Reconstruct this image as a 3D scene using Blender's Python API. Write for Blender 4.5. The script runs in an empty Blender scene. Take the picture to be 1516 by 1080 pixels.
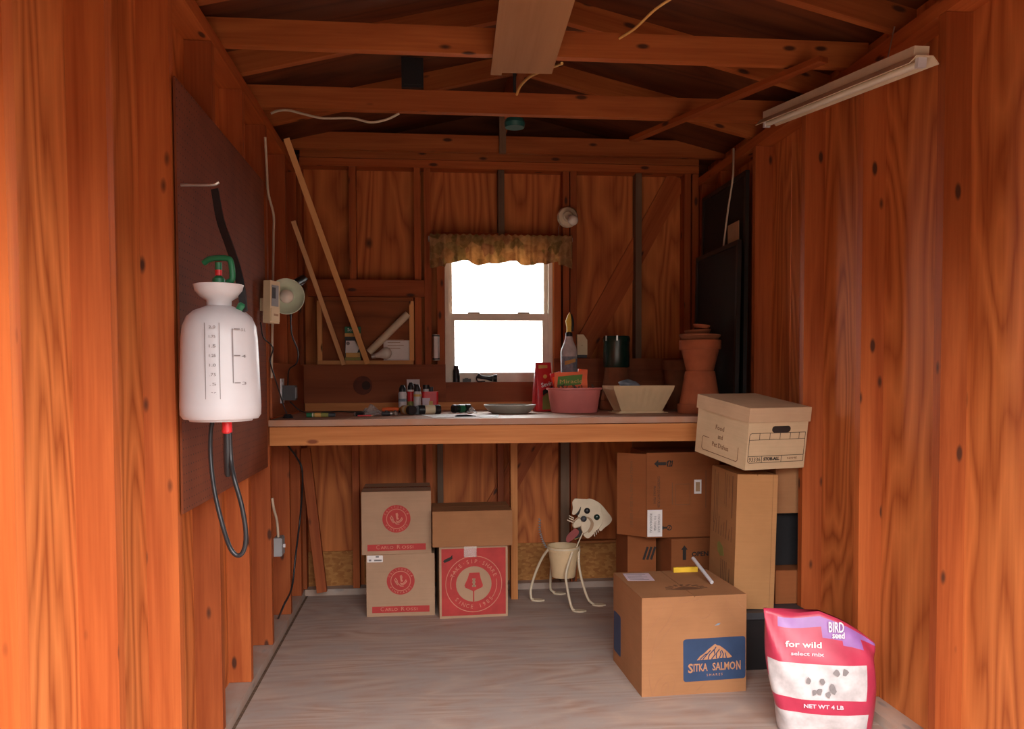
import bpy, bmesh, math, random
from mathutils import Vector, Matrix, Euler
random.seed(7)
PI = math.pi
D = bpy.data
SC = bpy.context.scene
COL = SC.collection

# ------------------------------------------------------------------ camera, sky, light, exposure
F = 1210.0                     # focal length in pixels of the 1516 x 1080 frame
CX, CY = 758.0, 605.0          # principal point (the photograph is an off-centre crop)
CAM = Vector((0, 0, 1.26))
YAW, PITCH, ROLL = math.radians(5.85), math.radians(-2.2), 0.004
f_ = Vector((math.sin(YAW) * math.cos(PITCH), math.cos(YAW) * math.cos(PITCH), math.sin(PITCH)))
r0 = Vector((math.cos(YAW), -math.sin(YAW), 0))
u0 = r0.cross(f_)
r_ = (r0 * math.cos(ROLL) - u0 * math.sin(ROLL)).normalized()
u_ = r_.cross(f_).normalized()
cam = D.cameras.new('camera')
camo = D.objects.new('camera', cam)
COL.objects.link(camo)
camo.matrix_world = Matrix(((r_.x, u_.x, -f_.x, CAM.x), (r_.y, u_.y, -f_.y, CAM.y), (r_.z, u_.z, -f_.z, CAM.z), (0, 0, 0, 1)))
cam.sensor_fit = 'HORIZONTAL'
cam.sensor_width = 36.0
cam.lens = 36.0 * F / 1516.0
cam.shift_y = (CY - 540.0) / 1516.0
cam.clip_start = 0.02
SC.camera = camo

SKY = 1.0
DX0, DX1, DZ = -0.54, 1.45, 1.90      # the open doorway behind the camera
world = D.worlds.new('overcast_sky')
SC.world = world
world.use_nodes = True
wn = world.node_tree.nodes
wl = world.node_tree.links
wn.clear()
wo = wn.new('ShaderNodeOutputWorld')
wb = wn.new('ShaderNodeBackground')
wt = wn.new('ShaderNodeTexCoord')
ws = wn.new('ShaderNodeSeparateXYZ')
wr = wn.new('ShaderNodeMapRange')
wm = wn.new('ShaderNodeMixRGB')
wl.new(wt.outputs['Generated'], ws.inputs[0])
wl.new(ws.outputs['Z'], wr.inputs['Value'])
wr.inputs['From Min'].default_value = 0.0
wr.inputs['From Max'].default_value = 1.0
wl.new(wr.outputs[0], wm.inputs['Fac'])
wm.inputs['Color1'].default_value = (0.54, 0.52, 0.51, 1)
wm.inputs['Color2'].default_value = (1.40, 1.36, 1.34, 1)
wl.new(wm.outputs[0], wb.inputs['Color'])
wb.inputs['Strength'].default_value = SKY
wl.new(wb.outputs[0], wo.inputs['Surface'])

def portal(loc, rot, sx, sy):          # tells the renderer where the daylight enters; gives off nothing itself
    l = D.lights.new('daylight_portal', 'AREA')
    l.shape = 'RECTANGLE'
    l.size, l.size_y = sx, sy
    l.cycles.is_portal = True
    o = D.objects.new('daylight_portal', l)
    o.location = loc
    o.rotation_euler = rot
    COL.objects.link(o)
portal(((DX0 + DX1) / 2, 0.83, DZ / 2), (PI / 2, 0, 0), DX1 - DX0, DZ)

SC.view_settings.view_transform = 'Standard'
SC.view_settings.look = 'None'
SC.view_settings.exposure = 4.08
SC.view_settings.gamma = 1.0
SC.view_settings.use_curve_mapping = False
SC.cycles.max_bounces = 10
SC.cycles.diffuse_bounces = 6
SC.cycles.use_denoising = True

# ------------------------------------------------------------------ measuring helpers
def ray(px, py):
    return f_ + r_ * ((px - CX) / F) - u_ * ((py - CY) / F)
def at(px, py, X=None, Y=None, Z=None, d=None):
    v = ray(px, py)
    if X is not None: t = (X - CAM.x) / v.x
    elif Y is not None: t = (Y - CAM.y) / v.y
    elif Z is not None: t = (Z - CAM.z) / v.z
    else: t = d
    return CAM + v * t
def dep(p):
    return (Vector(p) - CAM).dot(f_)
def m_at(n, p):                        # n pixels at the distance of point p, in metres
    return n * dep(p) / F

# ------------------------------------------------------------------ material helpers
def lin(c):
    c /= 255.0
    return c / 12.92 if c <= 0.04045 else ((c + 0.055) / 1.055) ** 2.4
def S(r, g, b):
    return (lin(r), lin(g), lin(b), 1)
class NT:
    def __init__(s, name, rough=0.7, metal=0.0):
        s.m = D.materials.new(name)
        s.m.use_nodes = True
        s.n = s.m.node_tree.nodes
        s.l = s.m.node_tree.links
        s.b = s.n['Principled BSDF']
        s.b.inputs['Roughness'].default_value = rough
        s.b.inputs['Metallic'].default_value = metal
        s.b.inputs['Specular IOR Level'].default_value = 0.3
    def node(s, t, **kw):
        n = s.n.new(t)
        for k, v in kw.items(): setattr(n, k, v)
        return n
    def set(s, inp, v):
        if isinstance(v, bpy.types.NodeSocket): s.l.new(v, inp)
        else: inp.default_value = v
    def math(s, op, a, b=None, c=None):
        n = s.node('ShaderNodeMath', operation=op)
        s.set(n.inputs[0], a)
        if b is not None: s.set(n.inputs[1], b)
        if c is not None: s.set(n.inputs[2], c)
        return n.outputs[0]
    def coords(s, scale=(1, 1, 1), rnd=30.0):
        tc = s.node('ShaderNodeTexCoord')
        oi = s.node('ShaderNodeObjectInfo')
        mp = s.node('ShaderNodeMapping')
        s.l.new(tc.outputs['Object'], mp.inputs['Vector'])
        mp.inputs['Scale'].default_value = scale
        if rnd:
            k = s.math('MULTIPLY', oi.outputs['Random'], rnd)
            cb = s.node('ShaderNodeCombineXYZ')
            for i in range(3): s.l.new(k, cb.inputs[i])
            s.l.new(cb.outputs[0], mp.inputs['Location'])
        s.rand = oi.outputs['Random']
        return mp.outputs[0]
    def noise(s, vec, scale, detail=3, rough=0.55, dist=0.0):
        n = s.node('ShaderNodeTexNoise')
        s.l.new(vec, n.inputs['Vector'])
        n.inputs['Scale'].default_value = scale
        n.inputs['Detail'].default_value = detail
        n.inputs['Roughness'].default_value = rough
        n.inputs['Distortion'].default_value = dist
        return n.outputs['Fac']
    def ramp(s, fac, stops):
        n = s.node('ShaderNodeValToRGB')
        e = n.color_ramp.elements
        while len(e) < len(stops): e.new(0.5)
        for el, (p, c) in zip(e, stops):
            el.position = p
            el.color = c if len(c) == 4 else (*c, 1)
        s.set(n.inputs[0], fac)
        return n.outputs[0]
    def mix(s, fac, a, b, mode='MIX'):
        n = s.node('ShaderNodeMixRGB', blend_type=mode)
        s.set(n.inputs[0], fac)
        s.set(n.inputs[1], a)
        s.set(n.inputs[2], b)
        return n.outputs[0]
    def color(s, c): s.set(s.b.inputs['Base Color'], c)
    def bump(s, h, strength=0.3, dist=0.002):
        n = s.node('ShaderNodeBump')
        n.inputs['Strength'].default_value = strength
        n.inputs['Distance'].default_value = dist
        s.l.new(h, n.inputs['Height'])
        s.l.new(n.outputs[0], s.b.inputs['Normal'])

def knots(t, vec, scale, size):
    v = t.node('ShaderNodeTexVoronoi')
    t.l.new(vec, v.inputs['Vector'])
    v.inputs['Scale'].default_value = scale
    return t.ramp(v.outputs['Distance'], [(size * 0.55, (1, 1, 1)), (size, (0, 0, 0))])

def lumber(name, lo, hi, knot=(0.07, 0.02, 0.008, 1), dust=0.0, rough=0.62):
    """sawn softwood, grain along local X"""
    t = NT(name, rough)
    v = t.coords((0.9, 14, 14))
    a = t.noise(v, 1.0, 4, 0.6, 0.6)
    v2 = t.coords((3.5, 120, 120))
    b = t.noise(v2, 1.0, 2)
    g = t.math('ADD', t.math('MULTIPLY', a, 0.75), t.math('MULTIPLY', b, 0.25))
    c = t.ramp(g, [(0.32, lo), (0.68, hi)])
    tone = t.ramp(t.rand, [(0.0, (0.72, 0.66, 0.62)), (1.0, (1.12, 1.08, 1.05))])
    c = t.mix(1.0, c, tone, 'MULTIPLY')
    kv = t.coords((4.6, 12, 12))
    c = t.mix(knots(t, kv, 1.0, 0.15), c, knot)
    if dust:
        d = t.noise(t.coords((1, 1, 1)), 9, 4)
        c = t.mix(t.ramp(d, [(0.35, (dust, dust, dust)), (0.75, (dust * 0.5,) * 3)]), c, S(168, 158, 150))
    t.color(c)
    t.bump(g, 0.25, 0.002)
    return t.m

def plywood(name, lo, hi, rings=11.0, along='Z', dust=0.0, dcol=S(170, 155, 145), knot=True, rough=0.65):
    """rotary-cut veneer with cathedral grain"""
    t = NT(name, rough)
    sc = (2.9, 2.9, 0.5) if along == 'Z' else (0.5, 2.9, 2.9)
    v = t.coords(sc)
    n = t.noise(v, 1.0, 2.5, 0.45, 0.35)
    k = t.math('PINGPONG', t.math('MULTIPLY', n, rings * 2), 1.0)
    fs = (70, 70, 2.5) if along == 'Z' else (2.5, 70, 70)
    fine = t.noise(t.coords(fs), 1.0, 3)
    g = t.math('ADD', t.math('MULTIPLY', k, 0.50), t.math('MULTIPLY', fine, 0.50))
    c = t.ramp(g, [(0.18, lo), (0.42, tuple((lo[i] + hi[i]) / 2 for i in range(3))), (0.8, hi)])
    if knot:
        kv = t.coords((2.6, 2.6, 1.7) if along == 'Z' else (1.7, 2.6, 2.6))
        c = t.mix(knots(t, kv, 1.0, 0.085), c, (0.05, 0.015, 0.006, 1))
    if dust:
        d = t.noise(t.coords((1, 1, 1)), 2.2, 6, 0.62)
        c = t.mix(t.ramp(d, [(0.3, (dust, dust, dust)), (0.72, (dust * 0.45,) * 3)]), c, dcol)
    t.color(c)
    t.bump(g, 0.2, 0.0015)
    return t.m

def plain(name, c, rough=0.5, metal=0.0, var=0.12, scale=14, spec=0.4):
    t = NT(name, rough, metal)
    t.b.inputs['Specular IOR Level'].default_value = spec
    n = t.noise(t.coords((1, 1, 1)), scale, 3)
    lo = tuple(x * (1 - var) for x in c[:3])
    hi = tuple(min(1, x * (1 + var)) for x in c[:3])
    t.color(t.ramp(n, [(0.3, lo), (0.7, hi)]))
    return t.m

def card(name, c):
    t = NT(name, 0.85)
    t.b.inputs['Specular IOR Level'].default_value = 0.15
    n = t.noise(t.coords((6, 6, 130)), 1.0, 2)
    m = t.noise(t.coords((1, 1, 1)), 5, 4)
    g = t.math('ADD', t.math('MULTIPLY', n, 0.25), t.math('MULTIPLY', m, 0.75))
    t.color(t.ramp(g, [(0.3, tuple(x * 0.86 for x in c[:3])), (0.7, tuple(x * 1.1 for x in c[:3]))]))
    t.bump(n, 0.08, 0.001)
    return t.m

def clear(name, tint=(1, 1, 1, 1), amount=0.9, rough=0.05):
    t = NT(name, rough)
    out = [n for n in t.n if n.type == 'OUTPUT_MATERIAL'][0]
    tr = t.node('ShaderNodeBsdfTransparent')
    tr.inputs['Color'].default_value = tint
    gl = t.node('ShaderNodeBsdfGlossy')
    gl.inputs['Roughness'].default_value = rough
    fr = t.node('ShaderNodeFresnel')
    fr.inputs['IOR'].default_value = 1.45
    k = t.math('ADD', t.math('MULTIPLY', fr.outputs[0], amount), 1.0 - amount)
    mx = t.node('ShaderNodeMixShader')
    t.l.new(k, mx.inputs[0])
    t.l.new(tr.outputs[0], mx.inputs[1])
    t.l.new(gl.outputs[0], mx.inputs[2])
    t.l.new(mx.outputs[0], out.inputs['Surface'])
    return t.m

M = {}
M['stud'] = lumber('red_brown_lumber', (0.27, 0.052, 0.009, 1), (0.48, 0.130, 0.031, 1))
M['joist'] = lumber('orange_joist_lumber', (0.28, 0.062, 0.012, 1), (0.48, 0.145, 0.036, 1))
M['fresh'] = lumber('fresh_pine_lumber', (0.44, 0.15, 0.038, 1), (0.66, 0.29, 0.095, 1), (0.22, 0.06, 0.02, 1))
M['pale'] = lumber('pale_stick_wood', (0.62, 0.33, 0.14, 1), (0.78, 0.48, 0.24, 1), (0.5, 0.25, 0.1, 1))
M['grey_stud'] = lumber('weathered_grey_lumber', (0.12, 0.062, 0.026, 1), (0.20, 0.11, 0.055, 1), dust=0.12)
M['dusty'] = lumber('dusty_lumber', (0.45, 0.2, 0.09, 1), (0.6, 0.32, 0.17, 1), dust=0.85)
M['ply'] = plywood('fir_plywood', (0.30, 0.066, 0.013, 1), (0.60, 0.185, 0.048, 1), 15)
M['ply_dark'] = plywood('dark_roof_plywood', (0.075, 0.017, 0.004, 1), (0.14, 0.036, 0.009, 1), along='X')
M['board'] = plywood('brown_backer_board', (0.22, 0.052, 0.015, 1), (0.32, 0.090, 0.028, 1), 6, along='X')
M['panel'] = plywood('recess_panel_wood', (0.16, 0.040, 0.009, 1), (0.28, 0.078, 0.019, 1), 9, along='X')
M['trimwood'] = lumber('golden_trim_wood', (0.6, 0.29, 0.09, 1), (0.76, 0.42, 0.17, 1))

t = NT('oriented_strand_board', 0.7)
v = t.node('ShaderNodeTexVoronoi')
t.l.new(t.coords((45, 45, 80)), v.inputs['Vector'])
v.inputs['Scale'].default_value = 1.0
t.color(t.ramp(v.outputs['Color'], [(0.1, (0.30, 0.11, 0.025, 1)), (0.5, (0.38, 0.155, 0.04, 1)), (0.9, (0.46, 0.21, 0.06, 1))]))
M['osb'] = t.m

# floor: plywood sheets worn and dusted grey
t = NT('dusty_plywood_floor', 0.75)
n = t.noise(t.coords((0.5, 3.4, 1), 0), 1.0, 3, 0.5, 0.5)
k = t.math('PINGPONG', t.math('MULTIPLY', n, 26.0), 1.0)
fine = t.noise(t.coords((4, 60, 1), 0), 1.0, 3)
g = t.math('ADD', t.math('MULTIPLY', k, 0.55), t.math('MULTIPLY', fine, 0.45))
c = t.ramp(g, [(0.2, (0.34, 0.19, 0.13, 1)), (0.75, (0.50, 0.36, 0.28, 1))])
d1 = t.noise(t.coords((1.1, 1.5, 1), 0), 2.6, 8, 0.7)
c = t.mix(t.ramp(d1, [(0.38, (0.92, 0.92, 0.92)), (0.62, (0.25, 0.25, 0.25))]), c, (0.37, 0.31, 0.28, 1))
d2 = t.noise(t.coords((1, 1, 1), 0), 55, 4)
c = t.mix(t.ramp(d2, [(0.62, (0, 0, 0)), (0.8, (0.35, 0.35, 0.35))]), c, (0.45, 0.41, 0.38, 1))
t.color(c)
t.bump(g, 0.15, 0.001)
M['floor'] = t.m

# pegboard
t = NT('brown_perforated_hardboard', 0.85)
tc = t.node('ShaderNodeTexCoord')
sp = t.node('ShaderNodeSeparateXYZ')
t.l.new(tc.outputs['Object'], sp.inputs[0])
def cell(o): return t.math('SUBTRACT', t.math('FRACT', t.math('MULTIPLY', o, 40.0)), 0.5)
dx, dz = cell(sp.outputs['X']), cell(sp.outputs['Z'])
rr = t.math('SQRT', t.math('ADD', t.math('MULTIPLY', dx, dx), t.math('MULTIPLY', dz, dz)))
hole = t.math('LESS_THAN', rr, 0.10)
base = t.ramp(t.noise(t.coords((1, 1, 1), 0), 6, 4), [(0.3, (0.14, 0.032, 0.010, 1)), (0.7, (0.20, 0.050, 0.016, 1))])
t.color(t.mix(hole, base, (0.02, 0.008, 0.004, 1)))
M['peg'] = t.m

# floral valance cloth
t = NT('floral_valance_cloth', 0.9)
vv = t.coords((1, 1, 1), 0)
nz = t.noise(vv, 14, 2)
vo = t.node('ShaderNodeTexVoronoi')
t.l.new(vv, vo.inputs['Vector'])
vo.inputs['Scale'].default_value = 19
c1 = t.ramp(vo.outputs['Color'], [(0.0, (0.20, 0.055, 0.05, 1)), (0.3, (0.50, 0.28, 0.12, 1)), (0.55, (0.58, 0.36, 0.17, 1)), (0.75, (0.24, 0.17, 0.06, 1)), (1.0, (0.52, 0.23, 0.10, 1))])
c2 = t.ramp(t.noise(vv, 38, 3), [(0.35, (0.18, 0.10, 0.04, 1)), (0.6, (0.62, 0.40, 0.20, 1))])
t.color(t.mix(0.28, c1, c2))
M['valance'] = t.m

M['card'] = card('tan_cardboard', (0.43, 0.275, 0.175, 1))
M['card_o'] = card('orange_brown_cardboard', (0.35, 0.165, 0.074, 1))
M['card_d'] = card('dark_brown_cardboard', (0.27, 0.088, 0.030, 1))
M['card_t'] = card('golden_cardboard', (0.42, 0.21, 0.085, 1))
M['bank'] = card('cream_box_board', (0.60, 0.44, 0.27, 1))
M['bank_lid'] = card('pinkish_lid_board', (0.55, 0.375, 0.23, 1))
M['red_ink'] = plain('red_print_ink', (0.43, 0.040, 0.036, 1), 0.7)
M['tan_ink'] = plain('tan_unprinted_letters', (0.56, 0.22, 0.15, 1), 0.8)
M['black_ink'] = plain('black_print_ink', (0.025, 0.018, 0.015, 1), 0.7)
M['blue_ink'] = plain('navy_print_ink', (0.024, 0.050, 0.115, 1), 0.6)
M['copper_ink'] = plain('copper_print_ink', (0.46, 0.22, 0.11, 1), 0.7)
M['line_ink'] = plain('thin_contour_ink', (0.33, 0.15, 0.07, 1), 0.8)
M['brown_ink'] = plain('brown_print_ink', (0.16, 0.07, 0.03, 1), 0.8)
M['paper'] = plain('white_label_paper', (0.80, 0.76, 0.74, 1), 0.8, var=0.05)
M['lilac'] = plain('lilac_shipping_paper', (0.62, 0.50, 0.56, 1), 0.8, var=0.08)
M['grey_ink'] = plain('grey_print_ink', (0.22, 0.2, 0.2, 1), 0.8)
M['tape'] = clear('clear_packing_tape', (0.95, 0.9, 0.88, 1), 0.78, 0.25)
M['cream_metal'] = plain('cream_painted_metal', (0.66, 0.55, 0.39, 1), 0.45, var=0.06)
M['white_paint'] = plain('white_window_paint', (0.86, 0.76, 0.64, 1), 0.5, var=0.06)
M['white_pl'] = plain('white_plastic', (0.58, 0.57, 0.59, 1), 0.35, var=0.03)
M['cream_pl'] = plain('cream_plastic', (0.72, 0.61, 0.40, 1), 0.5, var=0.05)
M['black_pl'] = plain('black_plastic', (0.018, 0.017, 0.018, 1), 0.4)
M['dark_grey'] = plain('dark_grey_plastic', (0.045, 0.045, 0.05, 1), 0.5)
M['rubber'] = plain('black_rubber', (0.02, 0.02, 0.022, 1), 0.35)
M['green_pl'] = plain('green_plastic', (0.02, 0.16, 0.07, 1), 0.4)
M['green_can'] = plain('dark_green_enamel', (0.010, 0.030, 0.022, 1), 0.25, spec=0.6)
M['red_pl'] = plain('red_plastic', (0.60, 0.025, 0.03, 1), 0.35)
M['steel'] = plain('dull_steel', (0.55, 0.53, 0.5, 1), 0.35, 0.9)
M['enamel'] = plain('pale_green_enamel', (0.62, 0.70, 0.56, 1), 0.3, var=0.04)
M['terra'] = plain('terracotta_clay', (0.42, 0.115, 0.045, 1), 0.85, var=0.22, scale=9)
M['terra_d'] = plain('stained_terracotta', (0.27, 0.09, 0.038, 1), 0.9, var=0.25, scale=9)
M['pink'] = plain('pink_plastic', (0.66, 0.20, 0.18, 1), 0.4, var=0.05)
M['cream_pot'] = plain('cream_pot_plastic', (0.68, 0.50, 0.29, 1), 0.55, var=0.06)
M['plate'] = plain('grey_green_ceramic', (0.44, 0.43, 0.36, 1), 0.35, var=0.06)
M['mesh'] = plain('dark_screen_mesh', (0.012, 0.009, 0.008, 1), 0.7)
M['frame_dk'] = plain('dark_screen_frame', (0.015, 0.014, 0.013, 1), 0.4)
M['cable'] = plain('off_white_cable', (0.50, 0.40, 0.29, 1), 0.5)
M['yellow_cable'] = plain('yellow_cable', (0.68, 0.40, 0.12, 1), 0.5)
M['grey_box'] = plain('galvanised_box', (0.30, 0.31, 0.32, 1), 0.5, 0.3)
M['amber'] = plain('amber_label', (0.62, 0.36, 0.10, 1), 0.6)
M['olive'] = plain('olive_label', (0.26, 0.25, 0.06, 1), 0.6)
M['orange'] = plain('bright_orange_plastic', (0.85, 0.13, 0.02, 1), 0.5)
M['grassy'] = plain('leaf_green_print', (0.10, 0.22, 0.03, 1), 0.6)
M['yellow'] = plain('yellow_plastic', (0.80, 0.52, 0.04, 1), 0.4)
M['slate'] = plain('slate_blue_label', (0.22, 0.27, 0.32, 1), 0.6, var=0.3, scale=40)
M['rose_bag'] = plain('rose_red_bag_print', (0.44, 0.035, 0.075, 1), 0.35)
M['purple'] = plain('purple_bag_print', (0.30, 0.13, 0.38, 1), 0.35)
M['bag_white'] = plain('white_bag_print', (0.55, 0.51, 0.51, 1), 0.4, var=0.2, scale=22)
t = NT('clear_plastic_film', 0.2)
t.b.inputs['Base Color'].default_value = (0.75, 0.72, 0.72, 1)
t.b.inputs['Alpha'].default_value = 0.35
M['film'] = t.m
M['glass'] = clear('window_glass', (0.97, 0.985, 0.98, 1), 1.0, 0.0)
M['bulb'] = plain('frosted_bulb_glass', (0.74, 0.70, 0.62, 1), 0.25, var=0.03)
M['tube_white'] = plain('white_lamp_tube', (0.75, 0.72, 0.6, 1), 0.3, var=0.03)
M['tongue'] = plain('dull_red_paint', (0.28, 0.045, 0.04, 1), 0.5)
M['tan_paint'] = plain('tan_painted_metal', (0.40, 0.25, 0.14, 1), 0.5)
M['teal'] = plain('dark_teal_plastic', (0.02, 0.10, 0.09, 1), 0.4)
M['gravel'] = plain('grey_gravel_ground', (0.085, 0.068, 0.052, 1), 0.95, var=0.3, scale=30)
M['ceiling_board'] = plywood('pale_ceiling_board', (0.29, 0.135, 0.052, 1), (0.37, 0.185, 0.078, 1), 4, along='X', knot=False)
M['soil'] = plain('dried_soil', (0.14, 0.08, 0.05, 1), 0.95, var=0.4, scale=60)

# ------------------------------------------------------------------ mesh helpers
I4 = Matrix.Identity(4)
def obj(name, bm, mat, parent=None, mw=None, bevel=0, smooth=None, seg=2):
    me = D.meshes.new(name)
    if bevel:
        ge = [e for e in bm.edges if e.is_manifold and e.calc_face_angle(0) > 0.5]
        bmesh.ops.bevel(bm, geom=ge, offset=bevel, segments=seg, affect='EDGES', profile=0.5)
    bmesh.ops.recalc_face_normals(bm, faces=bm.faces)
    bm.to_mesh(me)
    bm.free()
    for m in (mat if isinstance(mat, (list, tuple)) else [mat]): me.materials.append(m)
    if smooth:
        me.shade_smooth()
        me.set_sharp_from_angle(angle=math.radians(smooth))
    o = D.objects.new(name, me)
    COL.objects.link(o)
    if parent: o.parent = parent
    if mw is not None: o.matrix_local = mw
    return o
def copy_of(o, parent=None, mw=None):
    c = o.copy()
    COL.objects.link(c)
    c.parent = parent
    if mw is not None: c.matrix_local = mw
    return c
def thing(name, label, cat, mw=I4, group=None):
    o = D.objects.new(name, None)
    COL.objects.link(o)
    o.empty_display_size = 0.05
    o.matrix_world = mw if isinstance(mw, Matrix) else Matrix.Translation(Vector(mw))
    tag(o, label, cat, group)
    return o
def tag(o, label, cat, group=None):
    o['label'] = label
    o['category'] = cat
    if group: o['group'] = group
    return o
def struct(name, parent=None):
    o = D.objects.new(name, None)
    COL.objects.link(o)
    o.empty_display_size = 0.05
    o['kind'] = 'structure'
    return o
def TR(x=0, y=0, z=0, rz=0.0, rx=0.0, ry=0.0):
    return Matrix.Translation((x, y, z)) @ Euler((rx, ry, rz)).to_matrix().to_4x4()
def box(bm, x0, x1, y0, y1, z0, z1, mw=None):
    vs = [bm.verts.new(c) for c in ((x0, y0, z0), (x1, y0, z0), (x1, y1, z0), (x0, y1, z0), (x0, y0, z1), (x1, y0, z1), (x1, y1, z1), (x0, y1, z1))]
    for q in ((0, 3, 2, 1), (4, 5, 6, 7), (0, 1, 5, 4), (1, 2, 6, 5), (2, 3, 7, 6), (3, 0, 4, 7)):
        bm.faces.new([vs[i] for i in q])
    if mw is not None: bmesh.ops.transform(bm, matrix=mw, verts=vs)
    return bm
def cbox(w, d, h, z0=0.0):
    return box(bmesh.new(), -w / 2, w / 2, -d / 2, d / 2, z0, z0 + h)
def lathe(bm, prof, n=28, mw=None, cap0=True, cap1=True):
    rings = []
    for r, z in prof:
        rings.append([bm.verts.new((r * math.cos(2 * PI * i / n), r * math.sin(2 * PI * i / n), z)) for i in range(n)])
    for a, b in zip(rings, rings[1:]):
        for i in range(n):
            bm.faces.new((a[i], a[(i + 1) % n], b[(i + 1) % n], b[i]))
    if cap0: bm.faces.new(list(reversed(rings[0])))
    if cap1: bm.faces.new(rings[-1])
    if mw is not None: bmesh.ops.transform(bm, matrix=mw, verts=[v for r in rings for v in r])
    return bm
def smooth_path(pts, n=6):
    pts = [Vector(p) for p in pts]
    if len(pts) < 3: return pts
    ext = [pts[0] * 2 - pts[1]] + pts + [pts[-1] * 2 - pts[-2]]
    out = []
    for i in range(1, len(ext) - 2):
        p0, p1, p2, p3 = ext[i - 1:i + 3]
        for k in range(n):
            s = k / n
            out.append(0.5 * ((2 * p1) + (p2 - p0) * s + (2 * p0 - 5 * p1 + 4 * p2 - p3) * s * s + (3 * p1 - p0 - 3 * p2 + p3) * s ** 3))
    out.append(pts[-1])
    return out
def tube(bm, pts, r, n=8, smooth=6, flat=None):
    """round tube along a path; flat = (width, thickness) gives a strap instead"""
    P = smooth_path(pts, smooth)
    rings = []
    ref = None
    for i, p in enumerate(P):
        tg = (P[min(i + 1, len(P) - 1)] - P[max(i - 1, 0)]).normalized()
        if ref is None:
            ref = tg.cross(Vector((0, 0, 1)))
            if ref.length < 0.1: ref = tg.cross(Vector((1, 0, 0)))
        a = (ref - tg * ref.dot(tg)).normalized()
        ref = a
        b = tg.cross(a)
        ri = r(i / (len(P) - 1)) if callable(r) else r
        if flat:
            c = [(-1, -1), (1, -1), (1, 1), (-1, 1)]
            rings.append([bm.verts.new(p + a * (x * flat[0] / 2) + b * (y * flat[1] / 2)) for x, y in c])
        else:
            rings.append([bm.verts.new(p + a * (ri * math.cos(2 * PI * k / n)) + b * (ri * math.sin(2 * PI * k / n))) for k in range(n)])
    for A, B in zip(rings, rings[1:]):
        m = len(A)
        for k in range(m): bm.faces.new((A[k], A[(k + 1) % m], B[(k + 1) % m], B[k]))
    bm.faces.new(list(reversed(rings[0])))
    bm.faces.new(rings[-1])
    return bm
def prism(bm, pts, z0, z1, mw=None):
    n = len(pts)
    a = [bm.verts.new((x, y, z0)) for x, y in pts]
    b = [bm.verts.new((x, y, z1)) for x, y in pts]
    fs = [bm.faces.new(list(reversed(a))), bm.faces.new(b)]
    for i in range(n): bm.faces.new((a[i], a[(i + 1) % n], b[(i + 1) % n], b[i]))
    if mw is not None: bmesh.ops.transform(bm, matrix=mw, verts=a + b)
    return bm
def disc(r, n=40, cx=0, cy=0, a0=0, a1=2 * PI):
    return [(cx + r * math.cos(a0 + (a1 - a0) * i / n), cy + r * math.sin(a0 + (a1 - a0) * i / n)) for i in range(n)]
def rrect(w, h, r, cx=0, cy=0, n=5):
    out = []
    for sx, sy, a in ((1, 1, 0), (-1, 1, 90), (-1, -1, 180), (1, -1, 270)):
        for i in range(n + 1):
            t_ = math.radians(a + 90 * i / n)
            out.append((cx + sx * (w / 2 - r) + r * math.cos(t_), cy + sy * (h / 2 - r) + r * math.sin(t_)))
    return out
def ringband(bm, r0, r1, z0, z1, n=48, a0=0.0, a1=2 * PI, cx=0, cy=0):
    full = abs(a1 - a0 - 2 * PI) < 1e-6
    m = n if full else n + 1
    q = []
    for i in range(m):
        t_ = a0 + (a1 - a0) * i / n
        c, s = math.cos(t_), math.sin(t_)
        q.append([bm.verts.new((cx + r * c, cy + r * s, z)) for r, z in ((r0, z0), (r1, z0), (r1, z1), (r0, z1))])
    for i in range(m if full else m - 1):
        A, B = q[i], q[(i + 1) % m]
        for k in range(4): bm.faces.new((A[k], A[(k + 1) % 4], B[(k + 1) % 4], B[k]))
    if not full:
        bm.faces.new(q[0]); bm.faces.new(list(reversed(q[-1])))
    return bm
def stroke(bm, pts, w, z0, z1):
    """flat line of width w drawn through 2-D points"""
    for (x0, y0), (x1, y1) in zip(pts, pts[1:]):
        dx, dy = x1 - x0, y1 - y0
        L = math.hypot(dx, dy) or 1e-6
        ox, oy = -dy / L * w / 2, dx / L * w / 2
        ex, ey = dx / L * w * 0.3, dy / L * w * 0.3
        prism(bm, [(x0 - ex + ox, y0 - ey + oy), (x0 - ex - ox, y0 - ey - oy), (x1 + ex - ox, y1 + ey - oy), (x1 + ex + ox, y1 + ey + oy)], z0, z1)
    return bm
FRONT = Euler((PI / 2, 0, 0)).to_matrix().to_4x4()
LEFT = Euler((PI / 2, 0, -PI / 2)).to_matrix().to_4x4()
RIGHT = Euler((PI / 2, 0, PI / 2)).to_matrix().to_4x4()
TOP = I4
def face(kind, loc, rot=0.0):
    return Matrix.Translation(loc) @ {'front': FRONT, 'left': LEFT, 'right': RIGHT, 'top': TOP}[kind] @ Matrix.Rotation(rot, 4, 'Z')
_txt = {}
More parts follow.
